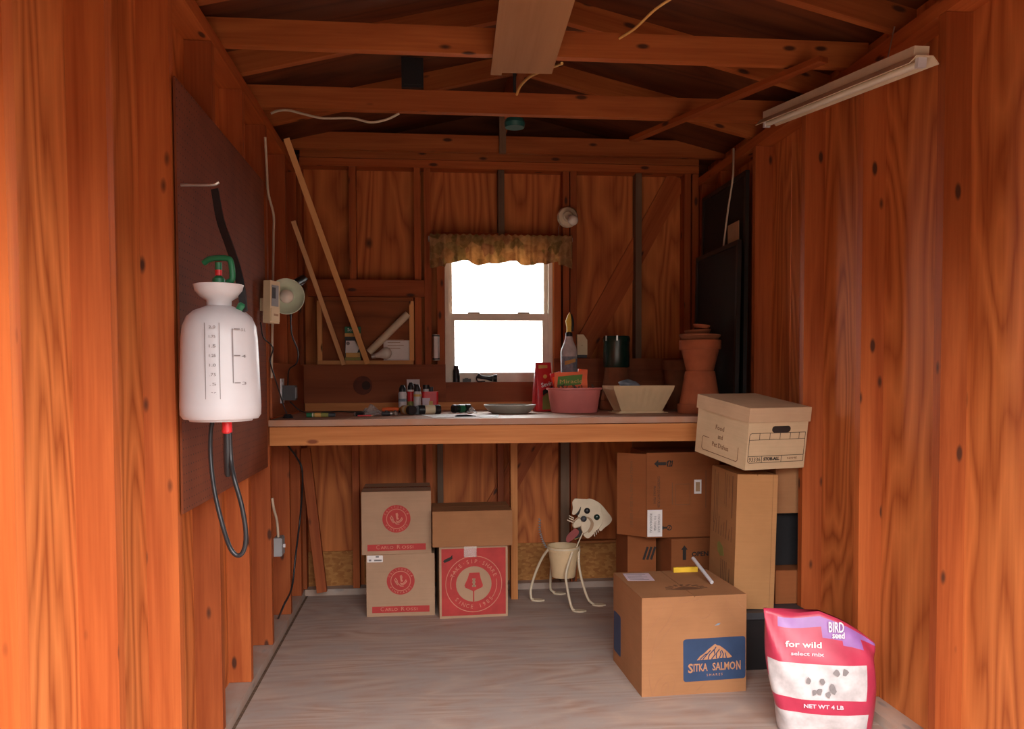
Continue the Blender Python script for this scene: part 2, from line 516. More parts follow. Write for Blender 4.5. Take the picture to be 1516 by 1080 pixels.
def text_bm(s, size, w=None, bold=0.0, z1=0.0006, spacing=1.0):
    c = D.curves.new('lettering', 'FONT')
    c.body = s
    c.size = size
    c.align_x = 'CENTER'
    c.align_y = 'CENTER'
    c.extrude = z1 / 2
    c.offset = bold
    c.space_character = spacing
    c.resolution_u = 2
    o = D.objects.new('lettering', c)
    COL.objects.link(o)
    bpy.context.view_layer.update()
    me = D.meshes.new_from_object(o.evaluated_get(bpy.context.evaluated_depsgraph_get()))
    bm = bmesh.new()
    bm.from_mesh(me)
    D.objects.remove(o); D.curves.remove(c); D.meshes.remove(me)
    if w and bm.verts:
        xs = [v.co.x for v in bm.verts]
        k = w / max(1e-6, max(xs) - min(xs))
        mid = (max(xs) + min(xs)) / 2
        for v in bm.verts: v.co.x = (v.co.x - mid) * k
    return bm
def text(s, size, mat, parent, mw, w=None, bold=0.0, name='lettering', spacing=1.0):
    return obj(name, text_bm(s, size, w, bold, spacing=spacing), mat, parent, mw)
def arc_text(s, size, r, mid, span, mat, parent, mw, inward=False, bold=0.0):
    """letters round a circle: mid angle and span in radians, read clockwise (or along the bottom)"""
    bm = bmesh.new()
    n = len(s)
    for i, ch in enumerate(s):
        if ch == ' ': continue
        u = (i - (n - 1) / 2) / max(1, n - 1) * span
        a = mid - u if not inward else mid + u
        b2 = text_bm(ch, size, None, bold)
        rot = a - PI / 2 if not inward else a + PI / 2
        mm = Matrix.Translation((r * math.cos(a), r * math.sin(a), 0)) @ Matrix.Rotation(rot, 4, 'Z')
        bmesh.ops.transform(b2, matrix=mm, verts=b2.verts)
        tmp = D.meshes.new('t')
        b2.to_mesh(tmp); b2.free()
        bm.from_mesh(tmp)
        D.meshes.remove(tmp)
    return obj('lettering', bm, mat, parent, mw)
def plank(name, p0, p1, w, th, mat, parent=None, up=(0, 0, 1), bevel=0.002):
    """lumber from p0 to p1 (centres of the end faces); local X runs along it, w lies along 'side', th along 'up'"""
    p0, p1 = Vector(p0), Vector(p1)
    x = (p1 - p0)
    L = x.length
    x.normalize()
    z = Vector(up)
    z = (z - x * z.dot(x)).normalized()
    y = z.cross(x)
    mw = Matrix(((x.x, y.x, z.x, (p0.x + p1.x) / 2), (x.y, y.y, z.y, (p0.y + p1.y) / 2), (x.z, y.z, z.z, (p0.z + p1.z) / 2), (0, 0, 0, 1)))
    bm = cbox(L, w, th, -th / 2)
    return obj(name, bm, mat, parent, mw, bevel)

# ------------------------------------------------------------------ the shed: outer ground, floor, walls, roof
XL, XR, YB, YF0 = -0.715, 1.61, 4.77, 0.90      # stud faces left / right / back, inner face of the open front
SD = 0.089                                      # stud depth
ZP = 2.44                                       # top of the side plates
o = obj('ground', box(bmesh.new(), -14, 14, -14, 18, -0.30, -0.22), M['gravel'])
o['kind'] = 'structure'
# tall hedge across the yard: out of view, added to shade the upper walls
bm = bmesh.new()
rnd = random.Random(2)
for i in range(140):
    x, z = rnd.uniform(-13, 13), rnd.uniform(0.2, 2.9)
    bmesh.ops.create_icosphere(bm, subdivisions=1, radius=rnd.uniform(0.5, 0.9), matrix=Matrix.Translation((x, -9 + rnd.uniform(-0.4, 0.4), z)))
o = obj('added_shade_hedge', bm, plain('shade_hedge_leaves', (0.028, 0.026, 0.014, 1), 0.9, var=0.4, scale=6))
o['kind'] = 'structure'
floor = struct('floor')
def sheet(name, x0, x1, y0, y1, z0, z1, mat, parent):
    cx, cy, cz = (x0 + x1) / 2, (y0 + y1) / 2, (z0 + z1) / 2
    return obj(name, box(bmesh.new(), x0 - cx, x1 - cx, y0 - cy, y1 - cy, z0 - cz, z1 - cz), mat, parent, TR(cx, cy, cz), 0.0015)
sheet('plywood_sheet', -0.699, XR + 0.02, 2.31, YB + 0.02, -0.018, 0, M['floor'], floor)
sheet('plywood_sheet', -0.699, XR + 0.02, YF0, 2.306, -0.018, 0, M['floor'], floor)
sheet('subfloor_board', XL - SD - 0.02, XR + SD + 0.02, YF0 - 0.05, YB + SD + 0.02, -0.20, -0.0185, M['grey_stud'], floor)
# the dark seam strip where the floor meets the left plate
sheet('seam_strip', -0.7145, -0.6995, YF0, YB, -0.018, -0.006, M['soil'], floor)

wl_ = struct('wall_left'); wr_ = struct('wall_right'); wb_ = struct('wall_back'); wf_ = struct('wall_front')
def side_sheet(x, y0, y1, z0, z1, mat, parent, name='plywood_panel'):
    # local x along the wall, z up, so the veneer grain stays upright
    cy, cz = (y0 + y1) / 2, (z0 + z1) / 2
    return obj(name, box(bmesh.new(), -(y1 - y0) / 2, (y1 - y0) / 2, -0.006, 0.006, -(z1 - z0) / 2, (z1 - z0) / 2), mat, parent, TR(x, cy, cz, PI / 2), 0.001)
for x, par in ((XL - SD - 0.006, wl_), (XR + SD + 0.006, wr_)):
    for y0, y1 in ((3.71, YB + SD + 0.012), (2.49, 3.707), (1.27, 2.487), (YF0 - 0.05, 1.267)):
        side_sheet(x, y0, y1, -0.1, 2.56, M['ply'], par)
def stud(parent, x, y, z0, z1, axis='x', mat='stud', w=SD, th=0.038, name='stud'):
    """upright: w is its depth into the wall, th its narrow face; axis = the wall's normal"""
    up = (1, 0, 0) if axis == 'x' else (0, 1, 0)
    return plank(name, (x, y, z0), (x, y, z1), th, w, M[mat], parent, up=up)
for y in (3.352, 3.811, 4.295, 4.70, 2.89, 2.43, 1.97, 1.51, 1.06, 0.6, 0.14):
    stud(wl_, XL - SD / 2 + random.uniform(-0.003, 0.003), y, 0.038, 2.39)
stud(wl_, XL - SD / 2, 4.655, 0.038, 2.39)
for y in (3.935, 4.42, 4.73, 3.40, 2.93, 2.45, 1.97, 1.5, 1.06, 0.6, 0.14):
    stud(wr_, XR + SD / 2, y, 0.038, 2.39)
def hplank(parent, name, x0, x1, y0, y1, z0, z1, mat, bevel=0.0015):
    """level board given by its bounds; runs along its longest side"""
    dx, dy = x1 - x0, y1 - y0
    cx, cy, cz = (x0 + x1) / 2, (y0 + y1) / 2, (z0 + z1) / 2
    if dx > dy: return plank(name, (x0, cy, cz), (x1, cy, cz), dy, z1 - z0, M[mat], parent, bevel=bevel)
    return plank(name, (cx, y0, cz), (cx, y1, cz), dx, z1 - z0, M[mat], parent, bevel=bevel)
for x0, x1, par in ((XL - SD, XL, wl_), (XR, XR + SD, wr_)):
    hplank(par, 'bottom_plate', x0, x1, YF0, YB + SD, 0.0 if par is wr_ else -0.015, 0.036, 'dusty')
    hplank(par, 'top_plate', x0, x1, YF0, YB + SD, 2.392, ZP, 'stud')
# brown backer board along the left wall above the bench
hplank(wl_, 'backer_board', XL, XL + 0.010, 3.80, YB - 0.02, 1.08, 1.33, 'board')

# --- back wall
def bx(px, py=400): return at(px, py, Y=YB).x
def bz(py, px=700): return at(px, py, Y=YB).z
WX0, WX1 = bx(659, 470), bx(819, 470)
WZ0, WZ1 = bz(566, 740), bz(355, 740)
ys = YB + SD + 0.006
def back_sheet(x0, x1, z0, z1, mat, name='plywood_panel', y=None, t=0.012):
    y = ys if y is None else y
    cx, cz = (x0 + x1) / 2, (z0 + z1) / 2
    return obj(name, box(bmesh.new(), -(x1 - x0) / 2, (x1 - x0) / 2, -t / 2, t / 2, -(z1 - z0) / 2, (z1 - z0) / 2), M[mat], wb_, TR(cx, y, cz), 0.001)
XA, XBk = XL - SD - 0.012, XR + SD + 0.012
cuts = [XA, bx(520), bx(619), WX0 - 0.004]
for a, b in zip(cuts, cuts[1:]): back_sheet(a, b , -0.1, 2.4618, 'ply')
cuts = [WX1 + 0.004, bx(945), XBk]
for a, b in zip(cuts, cuts[1:]): back_sheet(a, b , -0.1, 2.4618, 'ply')
xm = bx(740)
back_sheet(WX0 - 0.004, xm, WZ1 - 0.004, 2.4618, 'ply')
back_sheet(xm, WX1 + 0.004, WZ1 - 0.004, 2.4618, 'ply')
back_sheet(WX0 - 0.004, xm, -0.1, WZ0 + 0.002, 'ply')
back_sheet(xm, WX1 + 0.004, -0.1, WZ0 + 0.002, 'ply')
# gable sheet above the plate
bm = bmesh.new()
prism(bm, [(XA, 0), (XBk, 0), (XBk, 0.10), ((XA + XBk) / 2, 0.375), (XA, 0.10)], -0.006, 0.006)
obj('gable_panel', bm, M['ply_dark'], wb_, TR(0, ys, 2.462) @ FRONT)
# strand board strips low on the wall, in front of the sheathing between the studs
for a, b, zt in ((bx(450, 850), bx(524, 850), 0.24), (bx(538, 850), bx(620, 850), 0.235), (bx(765, 850), bx(826, 850), 0.26), (bx(856, 850), bx(940, 850), 0.265), (bx(956, 850), bx(1020, 850), 0.25), (bx(650, 850), bx(748, 850), 0.24)):
    back_sheet(a, b, 0.036, zt, 'osb', 'strand_board', ys - 0.012, 0.011)
hplank(wb_, 'ledge_strip', bx(858, 812), bx(928, 812), YB + 0.03, YB + SD - 0.012, 0.262, 0.275, 'fresh')
ym = YB + SD / 2
def bstud(px, z0=0.038, z1=2.462, mat='stud', th=0.038, dy=0.0, name='stud'):
    x = bx(px, 560)
    return stud(wb_, x, ym + dy, z0, z1, 'y', mat, th=th, name=name)
bstud(524.5)
bstud(620)
bstud(634.5, dy=0.002)
bstud(653, WZ0 - 0.02, WZ1 + 0.0, name='trimmer_stud')
bstud(743.5, WZ1 + 0.02, 2.462, 'grey_stud', name='cripple_stud', th=0.036, dy=0.004)
bstud(826, WZ0 - 0.02, WZ1, name='trimmer_stud')
bstud(838.5)
bstud(849.5, dy=0.002)
bstud(946, mat='grey_stud', dy=0.012, th=0.036)
bstud(1017)
bstud(1029, dy=0.006)
bstud(445, dy=0.003)
bstud(651, 0.038, 0.95, 'grey_stud', th=0.034, dy=0.02, name='cripple_stud')
bstud(741, 0.038, WZ0 - 0.02, th=0.036, dy=0.01, name='cripple_stud')
bstud(836, 0.038, 1.0, 'grey_stud', th=0.05, dy=-0.006, name='cripple_stud')
hplank(wb_, 'window_header', WX0 - 0.02, WX1 + 0.02, YB + 0.012, YB + SD, WZ1 + 0.0, WZ1 + 0.04, 'stud')
hplank(wb_, 'bottom_plate', XL - SD, XR + SD, YB, YB + SD, 0.0, 0.036, 'dusty')
hplank(wb_, 'top_plate', XL - 0.0, XR + 0.0, YB - 0.004, YB + SD, 2.463, 2.506, 'stud')
hplank(wb_, 'rail', bx(456, 427), bx(628, 427), YB - 0.02, YB + 0.02, bz(440, 540), bz(415, 540), 'stud')
hplank(wb_, 'backer_board', XL + 0.012, WX0 - 0.0, YB - 0.014, YB - 0.002, bz(597, 560), bz(540, 560), 'board')
hplank(wb_, 'backer_board', WX0 + 0.001, XR - 0.0, YB - 0.014, YB - 0.002, bz(597, 800), bz(566, 740), 'board')
hplank(wb_, 'backer_board', bx(819, 520) + 0.004, XR, YB - 0.0135, YB - 0.0025, bz(565.6, 740), bz(531, 900), 'board')
kp = at(537, 571, Y=YB - 0.014)
obj('knot', lathe(bmesh.new(), [(m_at(14, kp), 0), (m_at(12.5, kp), 0.0008)], 26, FRONT), plain('reddish_knot_wood', (0.13, 0.03, 0.012, 1), 0.7, var=0.3), wb_, Matrix.Translation(kp))
obj('knot', lathe(bmesh.new(), [(m_at(7, kp), 0), (m_at(6, kp), 0.0014)], 22, FRONT), plain('dark_knot_wood', (0.045, 0.016, 0.009, 1), 0.7, var=0.3), wb_, Matrix.Translation(kp + Vector((m_at(5, kp), 0, 0))))
# let-in diagonal brace on the sheathing
a, b = at(1003, 262, Y=ys), at(872, 500, Y=ys)
a2 = a + (b - a) * 0.01
e = a + (b - a) * 2.05
plank('diagonal_brace', (a2.x, ys - 0.0155, a2.z), (e.x, ys - 0.0155, e.z), 0.125, 0.018, M['stud'], wb_, up=(0, -1, 0))
# recess panel between the studs with its little frame of golden trim
pz0, pz1 = bz(540, 540), bz(441, 540)
px0, px1 = bx(471, 490), bx(612, 490)
back_sheet(px0, px1, pz0, pz1, 'panel', 'recess_panel', YB - 0.012, 0.01)
hplank(wb_, 'recess_trim', px0, px1, YB - 0.034, YB - 0.017, pz1 - 0.022, pz1, 'panel')
hplank(wb_, 'recess_trim', px0, px1, YB - 0.055, YB - 0.017, pz0, pz0 + 0.022, 'trimwood')
for x in (px0 + 0.013, px1 - 0.009):
    plank('recess_trim', (x, YB - 0.03, pz0 + 0.022), (x, YB - 0.03, pz1 - 0.022), 0.018 if x > 0 else 0.026, 0.026, M['trimwood'], wb_, up=(0, 1, 0))

# --- front wall around the wide open doorway the photograph is taken through
for x0, x1, z0, z1 in ((XA, DX0, -0.1, 2.46), (DX1, XBk, -0.1, 2.46), (DX0, DX1, DZ, 2.46)):
    cx, cz = (x0 + x1) / 2, (z0 + z1) / 2
    obj('plywood_panel', box(bmesh.new(), -(x1 - x0) / 2, (x1 - x0) / 2, -0.006, 0.006, -(z1 - z0) / 2, (z1 - z0) / 2), M['ply'], wf_, TR(cx, YF0 - 0.03, cz))
bm = bmesh.new()
prism(bm, [(XA, 0), (XBk, 0), (XBk, 0.10), ((XA + XBk) / 2, 0.375), (XA, 0.10)], -0.006, 0.006)
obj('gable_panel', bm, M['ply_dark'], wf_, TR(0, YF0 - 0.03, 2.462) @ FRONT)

# --- roof: deck boards, rafters, ceiling joists
ceil_ = struct('ceiling')
XC = (XL + XR) / 2
SL = 0.24
def roof_z(x): return ZP + SD * 1.03 + (x - (XL - SD)) * SL if x < XC else ZP + SD * 1.03 + ((XR + SD) - x) * SL
zr = roof_z(XC)
for sgn, xe in ((1, XL - SD - 0.25), (-1, XR + SD + 0.25)):
    for y0, y1 in ((YF0 - 0.15, 0.948), (0.95, 2.17), (2.172, 3.39), (3.392, YB + 0.25)):
        ze = zr - abs(XC - xe) * SL
        L = math.hypot(XC - xe, zr - ze)
        bm = box(bmesh.new(), -L / 2, L / 2, y0, y1, 0, 0.012)
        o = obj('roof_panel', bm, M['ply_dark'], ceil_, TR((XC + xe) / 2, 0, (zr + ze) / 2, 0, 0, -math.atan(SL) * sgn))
def rafter(y, side):
    xe = XL - SD if side < 0 else XR + SD
    h = SD * math.sqrt(1 + SL * SL)
    plank('rafter', (xe, y, roof_z(xe) - h / 2 - 0.001), (XC + side * 0.022, y, roof_z(XC) - 0.022 * SL - h / 2 - 0.001), 0.038, SD, M['joist'], ceil_)
for y in (0.15, 0.8, 1.45, 2.10, 2.75, 3.37, 4.02):
    rafter(y, -1)
    rafter(y, 1)
hplank(ceil_, 'ridge_board', XC - 0.019, XC + 0.019, YF0, YB + 0.05, zr - 0.15, zr - 0.004, 'joist')
for y in (0.4, 1.05, 1.70, 2.36, 3.045, 3.715):
    hplank(ceil_, 'ceiling_joist', XL - SD + 0.01, XR + SD - 0.01, y - 0.019, y + 0.019, ZP, ZP + 0.095, 'joist', 0.003)
hplank(ceil_, 'ceiling_joist', XL - SD, XR + SD, YB - 0.19, YB - 0.152, 2.507, 2.60, 'joist', 0.003)
hplank(ceil_, 'ceiling_joist', XL + 0.005, XR - 0.005, YB - 0.02, YB + 0.018, 2.507, 2.60, 'joist', 0.003)
xk = at(744, 210, Y=YB - 0.21).x
plank('king_post', (xk, YB - 0.21, 2.50), (xk, YB - 0.21, 2.70), 0.036, 0.036, M['grey_stud'], ceil_, up=(0, 1, 0))

# --- window
win = struct('window_1')
yw = YB + 0.03
x0, x1, z0, z1 = WX0, WX1, WZ0, WZ1
FW = 0.036
def frame(name, x0, x1, z0, z1, y0, y1, w, wb, wt, mat, parent):
    bm = bmesh.new()
    box(bm, x0, x0 + w, y0, y1, z0, z1); box(bm, x1 - w, x1, y0, y1, z0, z1)
    box(bm, x0 + w, x1 - w, y0, y1, z0, z0 + wb); box(bm, x0 + w, x1 - w, y0, y1, z1 - wt, z1)
    return obj(name, bm, M[mat], parent)
frame('window_frame', x0, x1, z0, z1, yw, YB + 0.14, 0.022, 0.02, 0.02, 'white_paint', win)
zmid = bz(468, 740)
up = frame('upper_sash', x0 + 0.022, x1 - 0.022, zmid - 0.022, z1 - 0.02, yw + 0.05, yw + 0.075, 0.022, 0.03, 0.03, 'white_paint', win)
lo = frame('lower_sash', x0 + 0.022, x1 - 0.022, z0 + 0.02, zmid + 0.018, yw + 0.018, yw + 0.045, 0.034, 0.036, 0.04, 'white_paint', win)
obj('pane', box(bmesh.new(), x0 + 0.05, x1 - 0.05, yw + 0.060, yw + 0.064, zmid, z1 - 0.05), M['glass'], up)
obj('pane', box(bmesh.new(), x0 + 0.055, x1 - 0.055, yw + 0.030, yw + 0.034, z0 + 0.05, zmid - 0.015), M['glass'], lo)
for px in (702, 776):
    p = at(px, 464, Y=yw)
    obj('sash_lock', box(bmesh.new(), -0.035, 0.035, -0.014, 0.012, 0, 0.008), M['tan_paint'], win, TR(p.x, yw + 0.035, zmid + 0.018), 0.002)
hplank(win, 'window_sill', x0, x1, YB - 0.0005, YB + 0.14, z0 - 0.016, z0 - 0.001, 'board')
for x in (x0 - 0.005, x1 + 0.005):
    plank('window_casing', (x, YB + 0.055, z0), (x, YB + 0.055, z1), 0.008, 0.08, M['fresh' if x > 0.5 else 'stud'], win, up=(0, 1, 0))

# ------------------------------------------------------------------ workbench
YBF = 3.765                                     # front of the bench
ZB = 1.070                                      # its top
bench = thing('workbench', 'long wooden workbench built across the back wall under the window', 'workbench', (0.45, YBF, 0))
def bpl(name, x0, x1, y0, y1, z0, z1, mat):
    o = hplank(None, name, x0, x1, y0, y1, z0, z1, mat, 0.003)
    o.parent = bench
    o.matrix_parent_inverse = bench.matrix_basis.inverted()
    return o
M['bench_top_'] = lumber('worn_bench_board', (0.36, 0.115, 0.03, 1), (0.55, 0.22, 0.072, 1), (0.22, 0.06, 0.02, 1), dust=0.5)
bpl('apron', XL + 0.002, XR - 0.002, YBF + 0.006, YBF + 0.044, 0.953, 1.037, 'fresh')
bpl('bench_top', XL + 0.001, XR - 0.001, YBF - 0.012, YBF + 0.50, 1.042, ZB, 'bench_top_')
# lumber('dusty_bench_board', (0.36, 0.16, 0.07, 1), (0.5, 0.26, 0.13, 1), dust=0.45)
bpl('bench_top', XL + 0.013, XR - 0.001, YBF + 0.504, YB - 0.003, 1.042, ZB, 'bench_top_')
bpl('back_cleat', at(452, 600, Y=YB - 0.04).x, at(792, 600, Y=YB - 0.04).x, YB - 0.052, YB - 0.016, ZB + 0.001, bz(595, 600) - 0.004, 'fresh')
xl = at(760, 700, Y=4.60).x
for o in (plank('post', (xl, 4.60, 0.001), (xl, 4.60, 1.040), 0.038, 0.085, M['fresh'], None, up=(0, 1, 0)),):
    o.parent = bench
    o.matrix_parent_inverse = bench.matrix_basis.inverted()
bpl('rear_rail', XL + 0.01, XR - 0.01, YB - 0.042, YB - 0.002, 0.955, 1.040, 'stud')

def lean(name, label, cat, p0, p1, w, th, mat, up=(0, -1, 0), group=None):
    return tag(plank(name, p0, p1, w, th, M[mat], None, up=up), label, cat, group)
# plank leaning in the corner under the bench
lean('leaning_board', 'short reddish board leaning in the left corner under the workbench', 'board', at(477, 877, Y=4.66), at(452, 664, Y=4.715), 0.055, 0.036, 'stud')
# the two long sticks behind the bench
lean('wood_stick', 'long thin brown stick leaning from the recess shelf up to the ceiling plate', 'stick', at(544, 538, Y=YB - 0.068), at(424, 205, X=XL + 0.016), 0.030, 0.018, 'trimwood')
lean('wood_stick', 'shorter pale stick leaning from the recess shelf to the left corner', 'stick', at(509, 540, Y=YB - 0.068), at(434, 327, X=XL + 0.016), 0.024, 0.016, 'pale')
# slim strip hung across the ceiling at the right
a, b = at(1060, 155, d=3.50), at(937, 207, d=4.05)
e = a + (a - b) * 0.95
lean('wood_strip', 'long wooden strip slung under the ceiling joists near the right wall', 'strip', b, e, 0.045, 0.02, 'stud', up=(0, 0, 1))
# flat board fixed under the first joist
a, b = at(773, 106, Z=2.428), at(796, 0, Z=2.432)
e = a + (b - a) * 2.2
x = (e - a).normalized()
cb = thing('ceiling_panel', 'pale wooden board fixed flat under the front ceiling joist', 'board', a)
o = plank('board', a, e, 0.228, 0.014, M['ceiling_board'], None)
o.parent = cb; o.matrix_parent_inverse = cb.matrix_basis.inverted()
n = Vector((x.y, -x.x, 0)).normalized()
o = plank('edge_strip', a + n * 0.100 + Vector((0, 0, -0.012)), e + n * 0.100 + Vector((0, 0, -0.012)), 0.042, 0.008, M['ceiling_board'], None)
o.parent = cb; o.matrix_parent_inverse = cb.matrix_basis.inverted()

# ------------------------------------------------------------------ cardboard boxes
def carton(name, label, w, d, h, mw, mat='card', flaps=True, group=None, slit='x', edge=0.004, tape=False):
    t_ = thing(name, label, 'box', mw, group)
    body = obj('body', cbox(w, d, h - (0.004 if flaps else 0)), M[mat], t_, I4, edge)
    if flaps:
        for s in (-1, 1):
            bm = bmesh.new()
            if slit == 'x': box(bm, -w / 2 + 0.001, w / 2 - 0.001, (0.0015 if s > 0 else -d / 2 + 0.001), (d / 2 - 0.001 if s > 0 else -0.0015), h - 0.004, h)
            else: box(bm, (0.0015 if s > 0 else -w / 2 + 0.001), (w / 2 - 0.001 if s > 0 else -0.0015), -d / 2 + 0.001, d / 2 - 0.001, h - 0.004, h)
            obj('flap', bm, M[mat], t_, I4, 0.001, seg=1)
        if tape:
            obj('tape', box(bmesh.new(), -w / 2 - 0.001, w / 2 + 0.001, -0.026, 0.026, h + 0.0003, h + 0.0008), M['tape'], t_)
    return t_
def fprint(t_, name, pts, mat, kind, loc, rot=0.0, parent=None, th=0.0007):
    return obj(name, prism(bmesh.new(), pts, 0, th), M[mat], parent or t_, face(kind, loc, rot))
def rect(w, h, cx=0, cy=0): return [(cx - w / 2, cy - h / 2), (cx + w / 2, cy - h / 2), (cx + w / 2, cy + h / 2), (cx - w / 2, cy + h / 2)]

def rooster(bm, k, z0, z1):
    """swirl of the little round emblem: comb, breast and tail feathers"""
    prism(bm, [(x * k, y * k) for x, y in ((-.10, .62), (.12, .70), (.22, .45), (.16, .18), (.30, -.05), (.02, -.1), (-.04, .2))], z0, z1)
    for q in (((-.62, .35), (-.42, .10), (-.36, -.22), (-.12, -.46)), ((-.50, -.05), (-.28, -.34), (.0, -.60), (.3, -.62)), ((-.05, -.25), (.2, -.35), (.45, -.15), (.62, .12)), ((.02, -.45), (.32, -.42), (.56, -.25), (.70, -.02)), ((-.7, .18), (-.6, -.1), (-.5, -.28), (-.34, -.46))):
        stroke(bm, [(x * k, y * k) for x, y in q], 0.11 * k, z0, z1)
    return bm
def wine_carton(label, w, d, h, mw):
    t_ = carton('wine_carton', label, w, d, h, mw, 'card', tape=True)
    y = -d / 2
    R = 0.073
    em = fprint(t_, 'round_emblem', disc(R, 48), 'red_ink', 'front', (0, y, h * 0.565))
    mw0 = I4
    obj('emblem_ring', ringband(bmesh.new(), R * 0.68, R * 0.73, 0.0004, 0.0012), M['tan_ink'], em, mw0)
    obj('emblem_figure', rooster(bmesh.new(), R * 0.62, 0.0004, 0.0012), M['tan_ink'], em, mw0)
    arc_text('CALIFORNIA', 0.015, R * 0.86, PI / 2, 2.3, M['tan_ink'], em, TR(0, 0, 0.0009))
    arc_text('VINEYARDS', 0.015, R * 0.86, -PI / 2, 2.0, M['tan_ink'], em, TR(0, 0, 0.0009), inward=True)
    st = fprint(t_, 'red_strip', rect(w * 0.84, 0.034), 'red_ink', 'front', (0.0, y, 0.036))
    text('C', 0.030, M['tan_ink'], st, TR(-0.098, 0.0015, 0.0009), 0.017)
    text('ARLO', 0.022, M['tan_ink'], st, TR(-0.050, -0.001, 0.0009), 0.066)
    text('R', 0.030, M['tan_ink'], st, TR(0.010, 0.0015, 0.0009), 0.017)
    text('OSSI', 0.022, M['tan_ink'], st, TR(0.056, -0.001, 0.0009), 0.060)
    return t_
def floor_box(px0, px1, pyb, d):
    """front-bottom centre, width and heading of a box whose front bottom corners are seen at these pixels"""
    return
pl, pr = at(543, 914, Z=0), at(644, 911, Z=0)
wB = (pr - pl).length
dB = 0.34
aB = math.atan2(pr.y - pl.y, pr.x - pl.x)
cB = (pl + pr) / 2
mB = Matrix.Translation(cB) @ Matrix.Rotation(aB, 4, 'Z') @ Matrix.Translation((0, dB / 2, 0))
hB = at(593, 820.5, Y=cB.y).z
B_ = wine_carton('tan wine carton with round red emblem standing on floor, white price sticker', wB, dB, hB, mB)
sk = fprint(B_, 'price_sticker', rrect(0.082, 0.036, 0.004), 'paper', 'front', (-wB / 2 + 0.046, -dB / 2, hB - 0.024))
obj('bar_print', stroke(stroke(stroke(bmesh.new(), [(-0.03, -0.007), (-0.022, -0.007)], 0.009, 0, 0.0014), [(-0.002, -0.008), (0.032, -0.008)], 0.008, 0, 0.0014), [(0.006, 0.011), (0.018, 0.011)], 0.008, 0, 0.0014), M['grey_ink'], sk)
pl, pr = at(535, 822.5, Y=cB.y - 0.012), at(638, 819, Y=cB.y - 0.008)
wA = (pr - pl).length
hA = at(586, 728, Y=cB.y).z - hB - 0.001
mA = Matrix.Translation(((pl.x + pr.x) / 2, cB.y - 0.01 + dB / 2, hB + 0.0015)) @ Matrix.Rotation(0.015, 4, 'Z')
wine_carton('tan wine carton with round red emblem stacked on the stickered carton', wA, dB, hA, mA)

# red printed carton and the plain one on it
pl, pr = at(651, 917, Z=0), at(752, 912.5, Z=0)
wD = (pr - pl).length
dD = 0.36
aD = math.atan2(pr.y - pl.y, pr.x - pl.x)
cD = (pl + pr) / 2
hD = at(700, 808.5, Y=cD.y).z
mD = Matrix.Translation(cD) @ Matrix.Rotation(aD, 4, 'Z') @ Matrix.Translation((0, dD / 2, 0))
Dx = carton('red_carton', 'carton printed red with big wineglass roundel, standing under workbench', wD, dD, hD, mD, 'card', tape=False)
pn = fprint(Dx, 'red_panel', rect(wD - 0.022, hD - 0.026), 'red_ink', 'front', (0, -dD / 2, hD / 2))
Rr = wD * 0.415
oy = -0.012
obj('roundel_ring', ringband(bmesh.new(), Rr * 0.975, Rr, 0.0004, 0.0013, cy=oy), M['tan_ink'], pn)
for a0 in (PI - 0.55, -0.55):
    obj('roundel_arc', ringband(bmesh.new(), Rr * 0.80, Rr * 0.82, 0.0004, 0.0013, 16, a0 - 0.1, a0 + 0.75, cy=oy), M['tan_ink'], pn)
dk = obj('roundel_centre', prism(bmesh.new(), disc(Rr * 0.625, 44, 0, oy), 0.0004, 0.0012), M['card'], pn)
k = Rr
gl_ = [(x * k, y * k + oy) for x, y in ((-.155, .40), (.20, .40), (.25, .16), (.32, -.04), (.30, -.12), (.02, -.24), (.012, -.28), (.012, -.62), (-.035, -.62), (-.03, -.28), (-.05, -.24), (-.30, -.12), (-.33, -.04), (-.22, .2))]
wg = obj('wineglass_print', prism(bmesh.new(), gl_, 0.0006, 0.0018), M['red_ink'], pn)
bm = bmesh.new()
for q in (((-.03, .14), (.03, .14)), ((0.01, .14), (-.01, .05)), ((-.03, .05), (.03, .05)), ((.0, .04), (.0, -.06)), ((-.035, -.06), (.045, -.06))):
    stroke(bm, [(x * k * 1.2, y * k * 1.2 + oy) for x, y in q], 0.010, 0.001, 0.0023)
obj('keyhole_print', bm, M['card'], pn)
arc_text('TAKE·SIP·SHARE', 0.029, Rr * 0.80, PI / 2, 2.35, M['tan_ink'], pn, TR(0, oy, 0.0009))
arc_text('SINCE', 0.029, Rr * 0.81, -PI / 2 - 0.472, 0.756, M['tan_ink'], pn, TR(0, oy, 0.0009), inward=True)
arc_text('1985', 0.029, Rr * 0.81, -PI / 2 + 0.567, 0.567, M['tan_ink'], pn, TR(0, oy, 0.0009), inward=True)
bm = bmesh.new()
prism(bm, [(-0.027, -0.012), (-0.019, -0.021), (0.008, -0.010), (0.022, 0.000), (0.021, 0.021), (0.012, 0.010), (-0.018, -0.003)], 0.0006, 0.0018)
obj('arrow_mark', bm, M['black_ink'], pn, TR(-wD * 0.37, hD * 0.33, 0))
obj('tape', box(bmesh.new(), -0.033, 0.033, -0.0008, 0, 0, 0.058), M['tape'], Dx, TR(-0.018, -dD / 2 - 0.0022, hD - 0.058))
obj('tape', box(bmesh.new(), -0.033, 0.033, 0, dD * 0.9, 0, 0.0006), M['tape'], Dx, TR(-0.018, -dD / 2, hD + 0.0004))
pl, pr = at(640, 807.5, Y=cD.y - 0.03), at(758, 803.5, Y=cD.y - 0.02)
wC = (pr - pl).length
hC = at(699, 757, Y=cD.y - 0.025).z - hD - 0.002
mC = Matrix.Translation(((pl.x + pr.x) / 2, cD.y - 0.025 + 0.15, hD + 0.002)) @ Matrix.Rotation(0.012, 4, 'Z')
